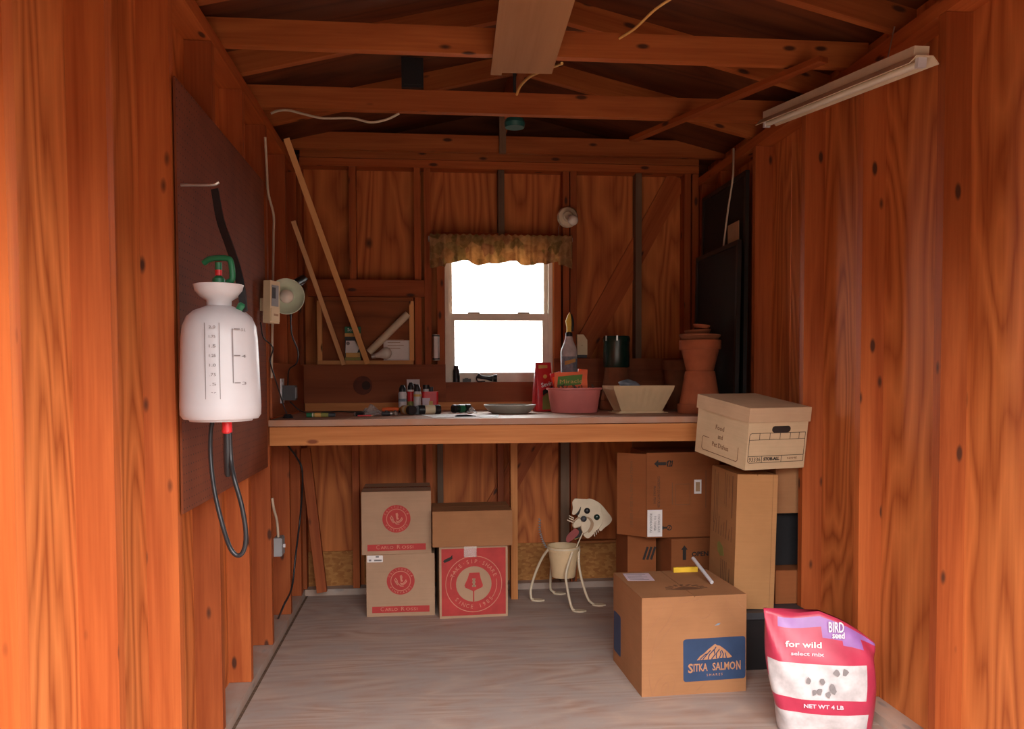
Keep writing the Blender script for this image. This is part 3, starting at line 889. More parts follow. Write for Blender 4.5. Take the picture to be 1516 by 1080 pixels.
carton('plain_carton', 'low plain brown carton lying on top of the red printed carton', wC, 0.30, hC, mC, 'card_o', tape=False)

# big box at the front with the blue panel
FL, FR, BL = at(950, 1033, Z=0), at(1100, 1024, Z=0), at(910, 978, Z=0)
wS = (FR - FL).length + 0.012
dS = (BL - FL).length
aS = math.atan2(FR.y - FL.y, FR.x - FL.x)
hS = at(955, 885, d=dep(FL)).z - 0.0
mS = Matrix.Translation(FL) @ Matrix.Rotation(aS, 4, 'Z') @ Matrix.Translation((wS / 2, dS / 2, 0))
Sx = carton('shipping_box', 'large orange-brown shipping box with navy mountain panel standing on the floor', wS, dS, hS, mS, 'card_o', slit='y', tape=False)
y = -dS / 2
pw, ph = wS * 0.60, hS * 0.435
pnl = fprint(Sx, 'navy_panel', rrect(pw, ph, 0.012, 0, 0), 'blue_ink', 'front', (wS / 2 - pw / 2 - 0.003, y, hS * 0.35), 0.01)
mt = [(-.60, -.12), (-.50, .02), (-.36, .12), (-.22, .26), (-.05, .40), (.02, .46), (.09, .40), (.18, .38), (.30, .28), (.44, .14), (.60, -.06), (.50, -.10), (.2, -.09), (-.2, -.12)]
kx, ky = pw * 0.47, ph * 0.62
mo = obj('mountain_print', prism(bmesh.new(), [(x * kx, y_ * ky + 0.012) for x, y_ in mt], 0.0005, 0.0013), M['copper_ink'], pnl)
bm = bmesh.new()
for q in (((-.50, -.10), (-.34, .06), (-.28, .10)), ((-.40, -.10), (-.26, .08), (-.14, .22)), ((-.22, -.10), (-.18, .06), (-.02, .24)), ((-.10, -.10), (.02, .06), (-.02, .22), (.05, .34)), ((.06, -.08), (.06, .10), (.16, .24)), ((.16, -.08), (.22, .06), (.20, .16)), ((.28, -.08), (.30, .06), (.24, .20)), ((.40, -.08), (.36, .10))):
    stroke(bm, [(x * kx, y_ * ky + 0.012) for x, y_ in q], 0.004, 0.001, 0.0018)
obj('ridge_lines', bm, M['blue_ink'], pnl)
def two_size(a, b, y_):
    pass
text('S', 0.050, M['copper_ink'], pnl, TR(-pw * 0.385, -ph * 0.20, 0.0010), 0.020, 0.0012)
text('ITKA', 0.043, M['copper_ink'], pnl, TR(-pw * 0.225, -ph * 0.19, 0.0010), 0.058, 0.0008)
text('SALMO', 0.043, M['copper_ink'], pnl, TR(pw * 0.15, -ph * 0.19, 0.0010), 0.095, 0.0008)
text('N', 0.050, M['copper_ink'], pnl, TR(pw * 0.385, -ph * 0.19, 0.0010), 0.018, 0.0012)
text('S H A R E S', 0.013, M['copper_ink'], pnl, TR(0.0, -ph * 0.37, 0.0010), 0.066)
# contour lines printed on the card, front face
bm = bmesh.new()
def wav(pts): return [(p.x, p.y) for p in smooth_path([(a, b, 0) for a, b in pts], 6)]
W, H = wS, hS
for q in (((-.46, .34), (-.30, .46), (-.34, .30), (-.42, .18), (-.46, .05)), ((-.28, .495), (-.20, .40), (-.26, .24), (-.36, .10), (-.40, -.10), (-.43, -.30), (-.40, -.49)),
          ((-.10, .495), (-.14, .44), (.04, .46), (.08, .495)), ((-.36, -.02), (-.22, .20), (-.06, .30), (.10, .27), (.18, .36), (.24, .495)), ((.30, .495), (.32, .36), (.40, .24), (.46, .22)),
          ((-.40, -.49), (-.34, -.34), (-.24, -.28), (-.18, -.36), (-.22, -.49)), ((-.32, -.49), (-.30, -.40), (-.25, -.37), (-.26, -.49)), ((.0, -.49), (.10, -.40), (.22, -.36), (.34, -.42)), ((.40, .495), (.43, .40), (.48, .36))):
    stroke(bm, wav([(x * W, y_ * H) for x, y_ in q]), 0.0022, 0, 0.0005)
obj('contour_lines', bm, M['line_ink'], Sx, face('front', (0, y, hS / 2)))['kind'] = 'stuff'
fprint(Sx, 'navy_side_panel', rrect(dS * 0.26, hS * 0.45, 0.012), 'blue_ink', 'left', (-wS / 2, dS / 2 - dS * 0.15, hS * 0.36))
obj('small_smudge', prism(bmesh.new(), [(-0.012, -0.004), (0.006, -0.002), (0.012, 0.006), (0.0, 0.005)], 0, 0.0006), M['slate'], Sx, face('front', (wS * 0.22, y, hS * 0.70)))
lb = fprint(Sx, 'shipping_label', rect(0.115, 0.13), 'lilac', 'top', (-wS * 0.30, dS * 0.28, hS), -0.1)
bm = bmesh.new()
for i in range(5): stroke(bm, [(-0.045, 0.04 - i * 0.022), (0.035 - (i % 2) * 0.02, 0.04 - i * 0.022)], 0.006, 0.0004, 0.0011)
obj('label_print', bm, M['grey_ink'], lb)
bm = bmesh.new()
for i in range(9):
    a_ = PI * i / 8
    stroke(bm, [(0.085 * math.cos(a_), 0.06 * math.sin(a_)), (0.062 * math.cos(a_ + 0.12), 0.045 * math.sin(a_ + 0.12))], 0.012, 0, 0.0006)
prism(bm, [(x * 0.07, y_ * 0.05 - 0.012) for x, y_ in ((-1, 0), (-.5, .5), (0, .9), (.5, .5), (1, 0), (.4, -.2), (-.4, -.2))], 0, 0.0006)
obj('mountain_stamp', bm, M['brown_ink'], Sx, face('top', (0.01, -dS * 0.22, hS)))

# black bin, tall narrow box standing on it
binw = 0.36
bf = at(1107, 996, Z=0)
hbin = at(1120, 909, Y=bf.y).z
tb = thing('black_tote', 'low black plastic tote on the floor under the tall narrow box', 'tote', (1.272 + binw / 2 - 0.02, bf.y + 0.30, 0))
bm = bmesh.new()
lathe_pts = rrect(binw - 0.03, 0.55, 0.03)
prism(bm, lathe_pts, 0, hbin - 0.03)
obj('body', bm, M['black_pl'], tb, I4, 0.003)
bm = bmesh.new()
prism(bm, rrect(binw, 0.58, 0.035), hbin - 0.029, hbin)
obj('lid', bm, M['dark_grey'], tb, I4, 0.004)
# tall box
tF = at(1092, 702, d=3.50)
tL = at(1054.5, 687.5, d=3.87)
tR = at(1156, 703.5, d=3.46)
zT = (tF.z + tL.z) / 2 - 0.003
v = Vector((tL.x - tF.x, tL.y - tF.y, 0)); w_ = Vector((tR.x - tF.x, tR.y - tF.y, 0))
aT = math.atan2(v.y, v.x) - PI / 2
dT, wT = v.length, w_.length
hT = zT - hbin - 0.006
mT = Matrix.Translation((tF.x, tF.y, zT)) @ Matrix.Rotation(aT, 4, 'Z') @ Matrix.Rotation(0.026, 4, 'Y') @ Matrix.Translation((wT / 2, dT / 2, -hT))
T_ = carton('tall_box', 'tall narrow golden-brown box standing upright beneath the cream file box', wT, dT, hT, mT, 'card_t', slit='y', tape=False)
bm = bmesh.new()
for i, (u, v0, v1, wd) in enumerate(((-.36, .05, .47, .006), (-.28, .08, .44, .004), (-.22, .1, .46, .004), (.06, .24, .48, .005), (.12, .22, .47, .004), (.34, .16, .47, .008), (.22, .30, .46, .004))):
    stroke(bm, [(u * dT, v0 * hT), (u * dT, v1 * hT)], wd, 0, 0.0006)
for i in range(8):
    stroke(bm, [((-.36 + i * .10) * dT, -.02 * hT), ((-.34 + i * .10) * dT, (.06 + .03 * (i % 3)) * hT)], 0.006, 0, 0.0006)
stroke(bm, [(.30 * dT, -.38 * hT), (.30 * dT, -.24 * hT)], 0.008, 0, 0.0006)
for i in range(4): stroke(bm, [((-.02 + i * .07) * dT, -.36 * hT), ((-.02 + i * .07) * dT, -.20 * hT)], 0.006, 0, 0.0006)
obj('side_print', bm, M['brown_ink'], T_, face('left', (-wT / 2, 0, hT / 2)))['kind'] = 'stuff'
obj('leaf_print', prism(bmesh.new(), [(-0.05, 0.02), (-0.02, 0.035), (0.03, 0.02), (0.055, -0.02), (0.0, -0.03), (-0.04, -0.015)], 0, 0.0006), M['olive'], T_, face('left', (-wT / 2, 0.02, hT * 0.37)))
obj('tape_edge', box(bmesh.new(), -0.0006, 0, -0.001, 0, 0, hT), M['brown_ink'], T_, TR(wT / 2 - 0.02, -dT / 2, 0))

# cream file box on top, tilted up at the back
Fb = at(1102, 699, d=3.40)
Ft = at(1103.7, 605, d=3.40)
Lb = at(1039, 672, d=3.72)
Rv = Vector((at(1184, 693, d=3.50) - Fb).to_tuple()); Rv.z = 0; Rv.normalize()
Dv = (Lb - Fb)
tilt = math.atan2(Dv.z, Vector((Dv.x, Dv.y, 0)).length)
Dn = Vector((-Rv.y, Rv.x, 0))
aK = math.atan2(Rv.y, Rv.x)
wK, dK, hK = 0.315, 0.385, (Ft - Fb).length
mK = Matrix.Translation(Fb + Vector((0, 0, 0.004))) @ Matrix.Rotation(aK, 4, 'Z') @ Matrix.Rotation(tilt, 4, 'X') @ Matrix.Translation((wK / 2, dK / 2, 0))
K_ = thing('file_box', 'cream lidded file storage box balanced on top of the tall box', 'box', mK)
obj('body', cbox(wK - 0.012, dK - 0.012, hK - 0.012), M['bank'], K_, I4, 0.003)
bm = bmesh.new()
box(bm, -wK / 2, wK / 2, -dK / 2, dK / 2, hK - 0.006, hK)
for x0, x1, y0, y1 in ((-wK / 2, wK / 2, -dK / 2, -dK / 2 + 0.004), (-wK / 2, wK / 2, dK / 2 - 0.004, dK / 2), (-wK / 2, -wK / 2 + 0.004, -dK / 2 + 0.004, dK / 2 - 0.004), (wK / 2 - 0.004, wK / 2, -dK / 2 + 0.004, dK / 2 - 0.004)):
    box(bm, x0, x1, y0, y1, hK - 0.062, hK - 0.006)
obj('lid', bm, M['bank_lid'], K_, I4, 0.0015)
yf = -dK / 2 + 0.006
hh = obj('hand_hole', prism(bmesh.new(), rrect(0.095, 0.028, 0.0139), 0, 0.0006), M['black_ink'], K_, face('front', (0.015, yf, hK - 0.093)))
bm = bmesh.new()
X0, X1, Y0, Y1 = -0.142, 0.142, -0.068, 0.058
stroke(bm, [(X1, Y1), (X0 + 0.010, Y1), (X0 + 0.003, Y1 - 0.003), (X0, Y1 - 0.010), (X0, Y0 + 0.010), (X0 + 0.003, Y0 + 0.003), (X0 + 0.010, Y0), (X1, Y0), (X1, Y1)], 0.0022, 0, 0.0006)
stroke(bm, [(X0, 0.030), (X1, 0.030)], 0.0018, 0, 0.0006)
stroke(bm, [(X0, -0.040), (X1, -0.040)], 0.0022, 0, 0.0006)
for x in (-0.092, -0.040, 0.012, 0.064, 0.11): stroke(bm, [(x, 0.030), (x, 0.058)], 0.0020, 0, 0.0006)
for x in (-0.072, 0.028): stroke(bm, [(x, -0.068), (x, -0.040)], 0.0022, 0, 0.0006)
gp = obj('printed_grid', bm, M['black_ink'], K_, face('front', (0, yf, 0.098)))
text('93336', 0.024, M['black_ink'], gp, TR(-0.107, -0.0545, 0.0003), 0.058)
text('STOR-ALL', 0.018, M['black_ink'], gp, TR(-0.022, -0.0535, 0.0003), 0.082, 0.001)
text('NAME', 0.012, M['brown_ink'], gp, TR(0.085, -0.0535, 0.0003), 0.05)
xl_ = -wK / 2 + 0.006
bm = bmesh.new()
q = [(0.13, 0.018), (0.13, -0.035), (0.122, -0.043), (-0.128, -0.043), (-0.136, -0.035), (-0.136, 0.012), (-0.128, 0.018), (-0.085, 0.018)]
stroke(bm, q, 0.0026, 0, 0.0006)
bl_ = obj('label_outline', bm, M['brown_ink'], K_, face('left', (xl_, 0, 0.066)))
for s_, y_, w__, x_ in (('Food', 0.074, 0.062, -0.01), ('and', 0.036, 0.035, -0.002), ('Pet Dishes', -0.004, 0.12, 0.002)):
    text(s_, 0.030, M['brown_ink'], bl_, TR(x_, y_, 0.0003), w__, name='handwriting')

# brown box under the bench, and the one that carries it
def at_box(px, py, y): return at(px, py, Y=y)
yE = 4.02
eL, eR = at(957, 790, Y=yE), at(1054, 790, Y=yE)
eS = at(919, 790, Y=yE)
zE0, zE1 = at(960, 797, Y=yE).z, at(960, 671, Y=yE).z
wE, dE, hE = (eR.x - eL.x) + 0.04, 0.33, zE1 - zE0
E_ = carton('moving_box', 'reddish-brown box with sideways printing stacked at right under the bench', wE, dE, hE, Matrix.Translation(((eL.x + eR.x) / 2 + 0.02, yE + dE / 2, zE0)), 'card_d', tape=False)
yy = -dE / 2
def ex(px): return at(px, 730, Y=yE).x - ((eL.x + eR.x) / 2 + 0.02)
def ez(py): return at(980, py, Y=yE).z - zE0
def arrow_left(bm, L, hw):
    prism(bm, [(-L / 2, 0), (-L / 2 + hw * 1.1, hw), (-L / 2 + hw * 1.1, hw * 0.4), (L / 2, hw * 0.4), (L / 2, -hw * 0.4), (-L / 2 + hw * 1.1, -hw * 0.4), (-L / 2 + hw * 1.1, -hw)], 0, 0.0006)
    return bm
obj('arrow_print', arrow_left(bmesh.new(), 0.062, 0.020), M['black_ink'], E_, face('front', (ex(977), yy, ez(687))))
bm = bmesh.new()
for dx_ in (0, 0.012, 0.022): stroke(bm, [(dx_, -0.014), (dx_ + 0.004, 0.014)], 0.005, 0, 0.0006)
ringband(bm, 0.012, 0.016, 0, 0.0006, 20, cx=0.010)
obj('mark_print', bm, M['black_ink'], E_, face('front', (ex(988), yy, ez(687))))
obj('arrow_print', arrow_left(bmesh.new(), 0.030, 0.012), M['black_ink'], E_, face('front', (ex(983), yy, ez(782))))
bm = bmesh.new()
ringband(bm, 0.010, 0.014, 0, 0.0006, 20); stroke(bm, [(-0.006, -0.01), (0.006, 0.01)], 0.004, 0, 0.0006)
obj('mark_print', bm, M['black_ink'], E_, face('front', (ex(991), yy, ez(782))))
fw = 0.165
fl = obj('loose_flap', box(bmesh.new(), -fw, 0, -0.002, 0.002, 0.004, hE - 0.006), M['card_d'], E_, TR(-wE / 2 - 0.001, -dE / 2 + 0.002, 0, -0.72))
text('HANDLE WITH CARE THIS SIDE UP KEEP DRY', 0.020, M['brown_ink'], fl, face('front', (-fw * 0.5, -0.002, hE * 0.5), -PI / 2), 0.34)
text('CONTENTS DO NOT CRUSH', 0.018, M['black_ink'], E_, face('front', (ex(975), yy, ez(729)), -PI / 2), 0.16)
text('FRAGILE ITEMS', 0.015, M['black_ink'], E_, face('front', (ex(969), yy, ez(733)), -PI / 2), 0.09)
bm = bmesh.new()
stroke(bm, rect(0.075, 0.105) + [rect(0.075, 0.105)[0]], 0.0018, 0, 0.0005)
stroke(bm, [(-0.055, -0.05), (-0.055, 0.06)], 0.003, 0, 0.0005)
stroke(bm, [(0.12, -0.07), (0.12, 0.12)], 0.003, 0, 0.0005)
obj('panel_outline', bm, M['brown_ink'], E_, face('front', (ex(1011), yy, ez(733))))
lw, lh = m_at(22, eL) * 1.02, m_at(40, eL)
lb = fprint(E_, 'white_label', rect(lw, lh), 'paper', 'front', (ex(969.5), yy, ez(775)))
for i, (s_, w__) in enumerate((('CONTAINS GLASS', 0.092), ('TO: TOWER', 0.075), ('RESIDENTIAL', 0.10))):
    text(s_, 0.017, M['black_ink'], lb, TR(lw * (0.27 - 0.27 * i), 0, 0.0004) @ Matrix.Rotation(-PI / 2, 4, 'Z'), w__)
lb = fprint(E_, 'small_label', rect(m_at(11, eL), m_at(21, eL)), 'paper', 'front', (ex(1033), yy, ez(722)))
obj('label_print', prism(bmesh.new(), rect(m_at(6.5, eL), m_at(14, eL)), 0.0003, 0.0013), M['tan_paint'], lb)
# raised rear flap of the brown box
bm = box(bmesh.new(), -wE / 2 + 0.01, wE / 2 - 0.02, -0.002, 0.002, 0, 0.030)
obj('flap', bm, M['card_d'], E_, TR(0, dE / 2 - 0.01, hE, 0, -0.2))

gL, gM, gR = at(930, 846, Y=4.12), at(996, 850, Y=3.96), at(1052, 848, Y=3.98)
wG = 0.34
G_ = carton('open_top_box', 'brown box with upward arrow standing on the floor behind the navy-panelled box', 0.30, 0.26, zE0 - 0.003, Matrix.Translation((gM.x, 3.985, 0)) @ Matrix.Rotation(0.10, 4, 'Z') @ Matrix.Translation((0.15, 0.13, 0)), 'card_d', tape=False)
hG = zE0 - 0.003
obj('arrow_print', prism(bmesh.new(), [(0, 0.045), (-0.018, 0.022), (-0.009, 0.022), (-0.009, -0.03), (0.009, -0.03), (0.009, 0.022), (0.018, 0.022)], 0, 0.0006), M['black_ink'], G_, face('front', (-0.080, -0.13, hG - 0.078)))
text('OPEN TOP', 0.032, M['black_ink'], G_, face('front', (0.045, -0.13, hG - 0.082)), 0.17, 0.001)
G2 = carton('brown_carton', 'dark brown carton standing behind the dog planter under the stacked reddish box', 0.15, 0.26, zE0 - 0.004, Matrix.Translation((at(930, 846, Y=4.12).x + 0.072, 4.12 + 0.13, 0)), 'card_d', tape=False)
bm = bmesh.new()
for i in range(3): stroke(bm, [(-0.02 + i * 0.02, -0.03), (0.0 + i * 0.02, 0.03)], 0.012, 0, 0.0006)
obj('mark_print', bm, M['black_ink'], G2, face('front', (0.03, -0.13, zE0 - 0.10)))

# narrow pile between the tall box and the right wall
pj = at(1168, 905, X=1.57)
def small_box(name, label, cx, cy, w, d, z0, z1, mat):
    return carton(name, label, w, d, z1 - z0, TR(cx, cy, z0), mat, tape=False)
yN = 3.62
zj1 = at(1168, 838, Y=yN - 0.1).z
small_box('brown_carton', 'brown carton on the black tote, lowest of the pile beside the right wall', 1.602, 3.655, 0.17, 0.44, hbin + 0.002, zj1, 'card_d')
zk1 = at(1168, 757, Y=yN - 0.1).z
o = small_box('dark_void_block', 'black block standing in for the dark void in the narrow pile by right wall', 1.608, 3.70, 0.15, 0.34, zj1 + 0.002, zk1, 'card_d')  # black block stands in for the shaded void between the two cartons
for c in o.children: c.data.materials[0] = M['black_pl']
small_box('brown_carton', 'brown carton topmost of the narrow pile beside the right wall', 1.606, 3.665, 0.165, 0.42, zk1 + 0.002, 0.855, 'card_o')

# white rod and yellow level lying behind the big shipping box top
r0_, r1_ = at(1054, 866, d=3.40), at(1026, 827, d=3.66)
rt = Vector(r0_); rt.z = hS + 0.010
r1_ = at(1026, 827, Y=rt.y + 0.22)
bm = tube(bmesh.new(), [(0, 0, 0), tuple(Vector(r1_) - rt)], 0.008, 10)
tag(obj('white_rod', bm, M['white_pl'], None, Matrix.Translation(rt), 0, 40), 'white plastic rod leaning on the big shipping box', 'rod')
yl = at(1017, 848.5, d=3.60)
tag(obj('yellow_ruler', box(bmesh.new(), -0.055, 0.055, -0.006, 0.006, 0, 0.022), M['yellow'], None, TR(yl.x, 3.09 + dS - 0.02, hS + 0.0005, 0.03), 0.002), 'short yellow plastic strip lying on the back of the big shipping box', 'strip')

# bag at the right front
BGY = 2.72
BGX = at(1146, 1000, Y=BGY).x + 0.185
bc = at(1192, 1112, Z=0)
bag = thing('seed_bag', 'pink and white printed plastic bag standing on the floor at the right', 'bag', TR(BGX, BGY, 0, -0.25))
bm = bmesh.new()
NS, NH = 40, 26
Hb = 0.44
rows = []
for j in range(NH + 1):
    v = j / NH
    z = Hb * v
    wv = 0.155 + 0.030 * math.sin(min(1, v * 1.15) * PI * 0.5) if v < 0.85 else 0.185
    tv = (0.085 * (1 - v ** 2.2) + 0.012) * (0.75 + 0.4 * math.sin(v * PI))
    row = []
    for i in range(NS):
        a_ = 2 * PI * i / NS
        c_, s_ = math.cos(a_), math.sin(a_)
        e_ = 0.55
        x = wv * math.copysign(abs(c_) ** e_, c_)
        y_ = tv * math.copysign(abs(s_) ** 0.8, s_)
        x += 0.004 * math.sin(9 * v + 4 * a_)
        y_ += 0.004 * math.sin(14 * v + 7 * a_) - 0.02 * v
        zz = z + (0.012 * math.sin(x * 18) - 0.10 * max(0, x / 0.185) * v if v > 0.6 else 0) * (v - 0.6) / 0.4
        row.append(bm.verts.new((x - 0.03 * v, y_, zz)))
    rows.append(row)
def bag_mat(x, v):
    u = x / 0.185
    if v > 0.955: return 0
    if v > 0.78:
        return 1 if (u > 0.0 + (0.955 - v) * 1.5 and u < 0.75) or (v > 0.88 and u > -0.75) else 0
    if v > 0.62: return 0
    if v > 0.36: return 2 if u < 0.70 and u > -0.98 else 0
    if v > 0.245: return 0
    if v > 0.205: return 2 if u < 0.7 else 0
    return 2 if u < 0.70 else 0
for j in range(NH):
    for i in range(NS):
        f = bm.faces.new((rows[j][i], rows[j][(i + 1) % NS], rows[j + 1][(i + 1) % NS], rows[j + 1][i]))
        c = f.calc_center_median()
        f.material_index = bag_mat(c.x + 0.03 * (j / NH), (j + 0.5) / NH)
bm.faces.new(list(reversed(rows[0]))); bm.faces.new(rows[-1])
obj('sack', bm, [M['rose_bag'], M['purple'], M['bag_white']], bag, I4, 0, 180)
def bag_pt(u, v):
    """point on the front skin of the bag"""
    z = Hb * v
    wv = 0.155 + 0.030 * math.sin(min(1, v * 1.15) * PI * 0.5) if v < 0.85 else 0.185
    tv = (0.085 * (1 - v ** 2.2) + 0.012) * (0.75 + 0.4 * math.sin(v * PI))
    c_ = math.copysign(abs(u) ** (1 / 0.55), u)
    s_ = math.sqrt(max(0, 1 - c_ * c_))
    return Vector((u * wv - 0.03 * v, -tv * s_ ** 0.8 - 0.02 * v - 0.008, z))
for s_, u, v, w__, sz, mt_ in (('BIRD', 0.28, 0.885, 0.05, 0.05, 'paper'), ('seed', 0.30, 0.83, 0.04, 0.03, 'paper'), ('for wild', -0.35, 0.755, 0.12, 0.028, 'paper'), ('select mix', -0.30, 0.69, 0.11, 0.018, 'lilac'), ('NET WT 4 LB', -0.1, 0.30, 0.13, 0.018, 'lilac')):
    text(s_, sz, M[mt_], bag, Matrix.Translation(bag_pt(u, v)) @ Matrix.Rotation(-0.12, 4, 'X') @ FRONT, w__, 0.0005)
bm = bmesh.new()
random.seed(3)
for i in range(9):
    cx_, cy_ = random.uniform(-0.6, 0.5), random.uniform(0.40, 0.58)
    p = bag_pt(cx_, cy_)
    prism(bm, [(p.x + 0.010 * math.cos(k_) * random.uniform(.5, 1.3), p.z + 0.013 * math.sin(k_) * random.uniform(.5, 1.3)) for k_ in (0, 1, 2, 3, 4, 5)], -0.0004, 0.0004, Matrix.Translation((0, p.y, 0)) @ FRONT)
obj('bird_drawing', bm, M['grey_ink'], bag, I4)['kind'] = 'stuff'

# ------------------------------------------------------------------ things on and above the bench
def on_bench(px, y, z=ZB):
    p = at(px, 600, Y=y)
    return Vector((p.x, y, z + 0.0008))
def k_at(y, px=700): return m_at(1.0, (at(px, 600, Y=y)))

# valance on its rod
yv = YB - 0.075
v0, v1 = at(636, 370, Y=yv), at(847, 370, Y=yv)
zt, zb_ = at(740, 348, Y=yv).z, at(740, 390, Y=yv).z
val = thing('valance', 'gathered floral window valance in brown and rose above the window', 'curtain', ((v0.x + v1.x) / 2, yv, zt))
bm = bmesh.new()
W = v1.x - v0.x
NX, NZ = 150, 9
g = []
for i in range(NX + 1):
    s = i / NX
    fold = 0.013 * math.sin(s * 62 + 1.5 * math.sin(s * 9)) + 0.006 * math.sin(s * 131 + 1)
    hem = 0.010 * math.sin(s * 19 + 0.6) + 0.006 * math.sin(s * 37 + 2)
    edge = 0.018 if s < 0.11 or s > 0.9 else 0.0
    col = []
    for j in range(NZ + 1):
        q = j / NZ
        z = -(zt - zb_ + hem + edge) * q + 0.004 * math.sin(s * 140) * (1 - q)
        y_ = fold * (0.4 + 0.8 * q) - 0.012 * math.exp(-((q - 0.17) / 0.08) ** 2)
        col.append(bm.verts.new((-W / 2 + W * s, y_, z)))
    g.append(col)
for a, b in zip(g, g[1:]):
    for j in range(NZ): bm.faces.new((a[j], b[j], b[j + 1], a[j + 1]))
bmesh.ops.solidify(bm, geom=bm.faces[:], thickness=0.0015)
obj('cloth', bm, M['valance'], val, I4, 0, 60)
bm = lathe(bmesh.new(), [(0.006, -W / 2 - 0.004), (0.006, W / 2 + 0.004)], 10, Matrix.Rotation(PI / 2, 4, 'Y'))
obj('rod', bm, M['white_paint'], val, TR(0, 0.021, -0.02), 0, 40)
for sx in (-1, 1):
    obj('bracket', box(bmesh.new(), -0.005, 0.005, 0.02, 0.075, -0.032, -0.008), M['steel'], val, TR(sx * (W / 2 + 0.002), 0, 0))

# bulb holder on the stud right of the window
c = at(840, 322, Y=YB - 0.01)
k = m_at(1, c)
lh = thing('bulb_holder', 'round cream bulb holder with bare bulb screwed to stud right of valance', 'lamp', c)
obj('base', lathe(bmesh.new(), [(15.5 * k, 0), (15.5 * k, 0.008), (13.5 * k, 0.020), (8 * k, 0.024), (7.5 * k, 0.05), (6.2 * k, 0.054), (6.2 * k, 0.035)], 32, FRONT), M['cream_metal'], lh, I4, 0, 35)
dirv = Vector((0.15, -0.85, -0.45)).normalized()
bmw = Matrix.Translation((0.006, -0.04, -0.004)) @ dirv.to_track_quat('Z', 'Y').to_matrix().to_4x4()
obj('bulb', lathe(bmesh.new(), [(0.013, 0), (0.013, 0.018), (0.016, 0.028), (0.026, 0.048), (0.030, 0.064), (0.027, 0.080), (0.016, 0.091), (0.003, 0.094)], 22, bmw), M['bulb'], lh, I4, 0, 60)
obj('pull_chain', tube(bmesh.new(), [(-0.045, -0.02, -0.035), (-0.055, -0.022, -0.07), (-0.053, -0.022, -0.13)], 0.0015, 6), M['steel'], lh)

# cream wall plate with a clipped corner
c = at(860, 526, Y=YB)
k = m_at(1, c)
wp = thing('cord_box', 'cream box with a clipped corner fixed to the wall beside spray bottle', 'box', c)
bm = prism(bmesh.new(), [(-6.8 * k, 0), (8.2 * k, 0), (8.2 * k, 22 * k), (2.5 * k, 30 * k), (-6.8 * k, 30 * k)], 0, 0.03)
obj('cover', bm, M['cream_pl'], wp, FRONT, 0.003)
obj('screw', lathe(bmesh.new(), [(0.003, 0), (0.003, 0.0015)], 10), M['tan_paint'], wp, TR(0.001, -0.03, 14 * k) @ FRONT)
obj('bottom_slot', box(bmesh.new(), -5.5 * k, 8 * k, -0.026, -0.001, -4 * k, 0), M['dark_grey'], wp)

# small steel tube (thermometer) on the stud left of the window
c = at(645.5, 534, Y=YB)
k = m_at(1, c)
th = thing('tube_gauge', 'small silver tube gauge fixed to the stud left of the window', 'thermometer', c + Vector((0, -0.016, 0)))
obj('tube', lathe(bmesh.new(), [(5.3 * k, 0), (5.3 * k, 38 * k)], 18), M['steel'], th, I4, 0, 40)
obj('scale', box(bmesh.new(), -2.6 * k, 2.6 * k, -5.5 * k, -4.8 * k, 3 * k, 35 * k), M['paper'], th)
for z in (1, 35): obj('band', lathe(bmesh.new(), [(5.5 * k, z * k), (5.5 * k, (z + 2.4) * k)], 18), M['dark_grey'], th)

# recess shelf: packet, paper, rod, bulb
yr = YB - 0.036
zs = pz0 + 0.022
c = at(523, 536, Y=yr)
k = m_at(1, c)
pk = thing('garden_packet', 'green and black garden product packet standing in the recess shelf', 'packet', Vector((c.x, yr, zs + 0.0008)))
obj('carton', box(bmesh.new(), -11.5 * k, 11.5 * k, -0.012, 0.012, 0, 50 * k), M['black_pl'], pk, I4, 0.0015)
obj('top_band', prism(bmesh.new(), rect(23.2 * k, 9 * k, 0, 45 * k), 0, 0.0008), M['green_pl'], pk, TR(0, -0.012, 0) @ FRONT)
obj('yellow_band', prism(bmesh.new(), rect(23.2 * k, 5 * k, 0, 37.5 * k), 0, 0.0008), M['amber'], pk, TR(0, -0.012, 0) @ FRONT)
obj('picture', prism(bmesh.new(), [(-11 * k, 11 * k), (6 * k, 11 * k), (9 * k, 18 * k), (3 * k, 29 * k), (-10 * k, 29 * k)], 0, 0.0008), M['paper'], pk, TR(0, -0.012, 0) @ FRONT)
obj('grass_band', prism(bmesh.new(), rect(21 * k, 7 * k, 0, 8 * k), 0, 0.0008), M['amber'], pk, TR(0, -0.012, 0) @ FRONT)
obj('bottom_band', prism(bmesh.new(), rect(23.2 * k, 4 * k, 0, 2.2 * k), 0, 0.0008), M['olive'], pk, TR(0, -0.012, 0) @ FRONT)
text('Scotts', 6.5 * k, M['paper'], pk, TR(0, -0.0131, 45 * k) @ FRONT, 15 * k)
obj('picture_spot', prism(bmesh.new(), disc(2.6 * k, 16, -7 * k, 25 * k), 0, 0.0015), M['grey_ink'], pk, TR(0, -0.012, 0) @ FRONT)
a, b = at(546, 522, Y=YB - 0.052), at(604, 465, Y=YB - 0.046)
tag(obj('white_tube', tube(bmesh.new(), [(0, 0, 0), tuple(b - a)], 0.021, 16), M['cream_metal'], None, Matrix.Translation(a), 0, 40), 'short cream tube leaning diagonally across the wall recess', 'tube')
a, b = at(568, 534, Y=YB - 0.02), at(606, 487, Y=YB - 0.02)
ps = tag(obj('paper_sheet', box(bmesh.new(), -(b.x - a.x) / 2, (b.x - a.x) / 2, -0.0006, 0.0006, 0, b.z - a.z), M['paper'], None, TR((a.x + b.x) / 2, YB - 0.021, zs + 0.0008, 0, -0.04)), 'small white paper sheet propped in the right corner of the wall recess', 'paper')
bm = bmesh.new()
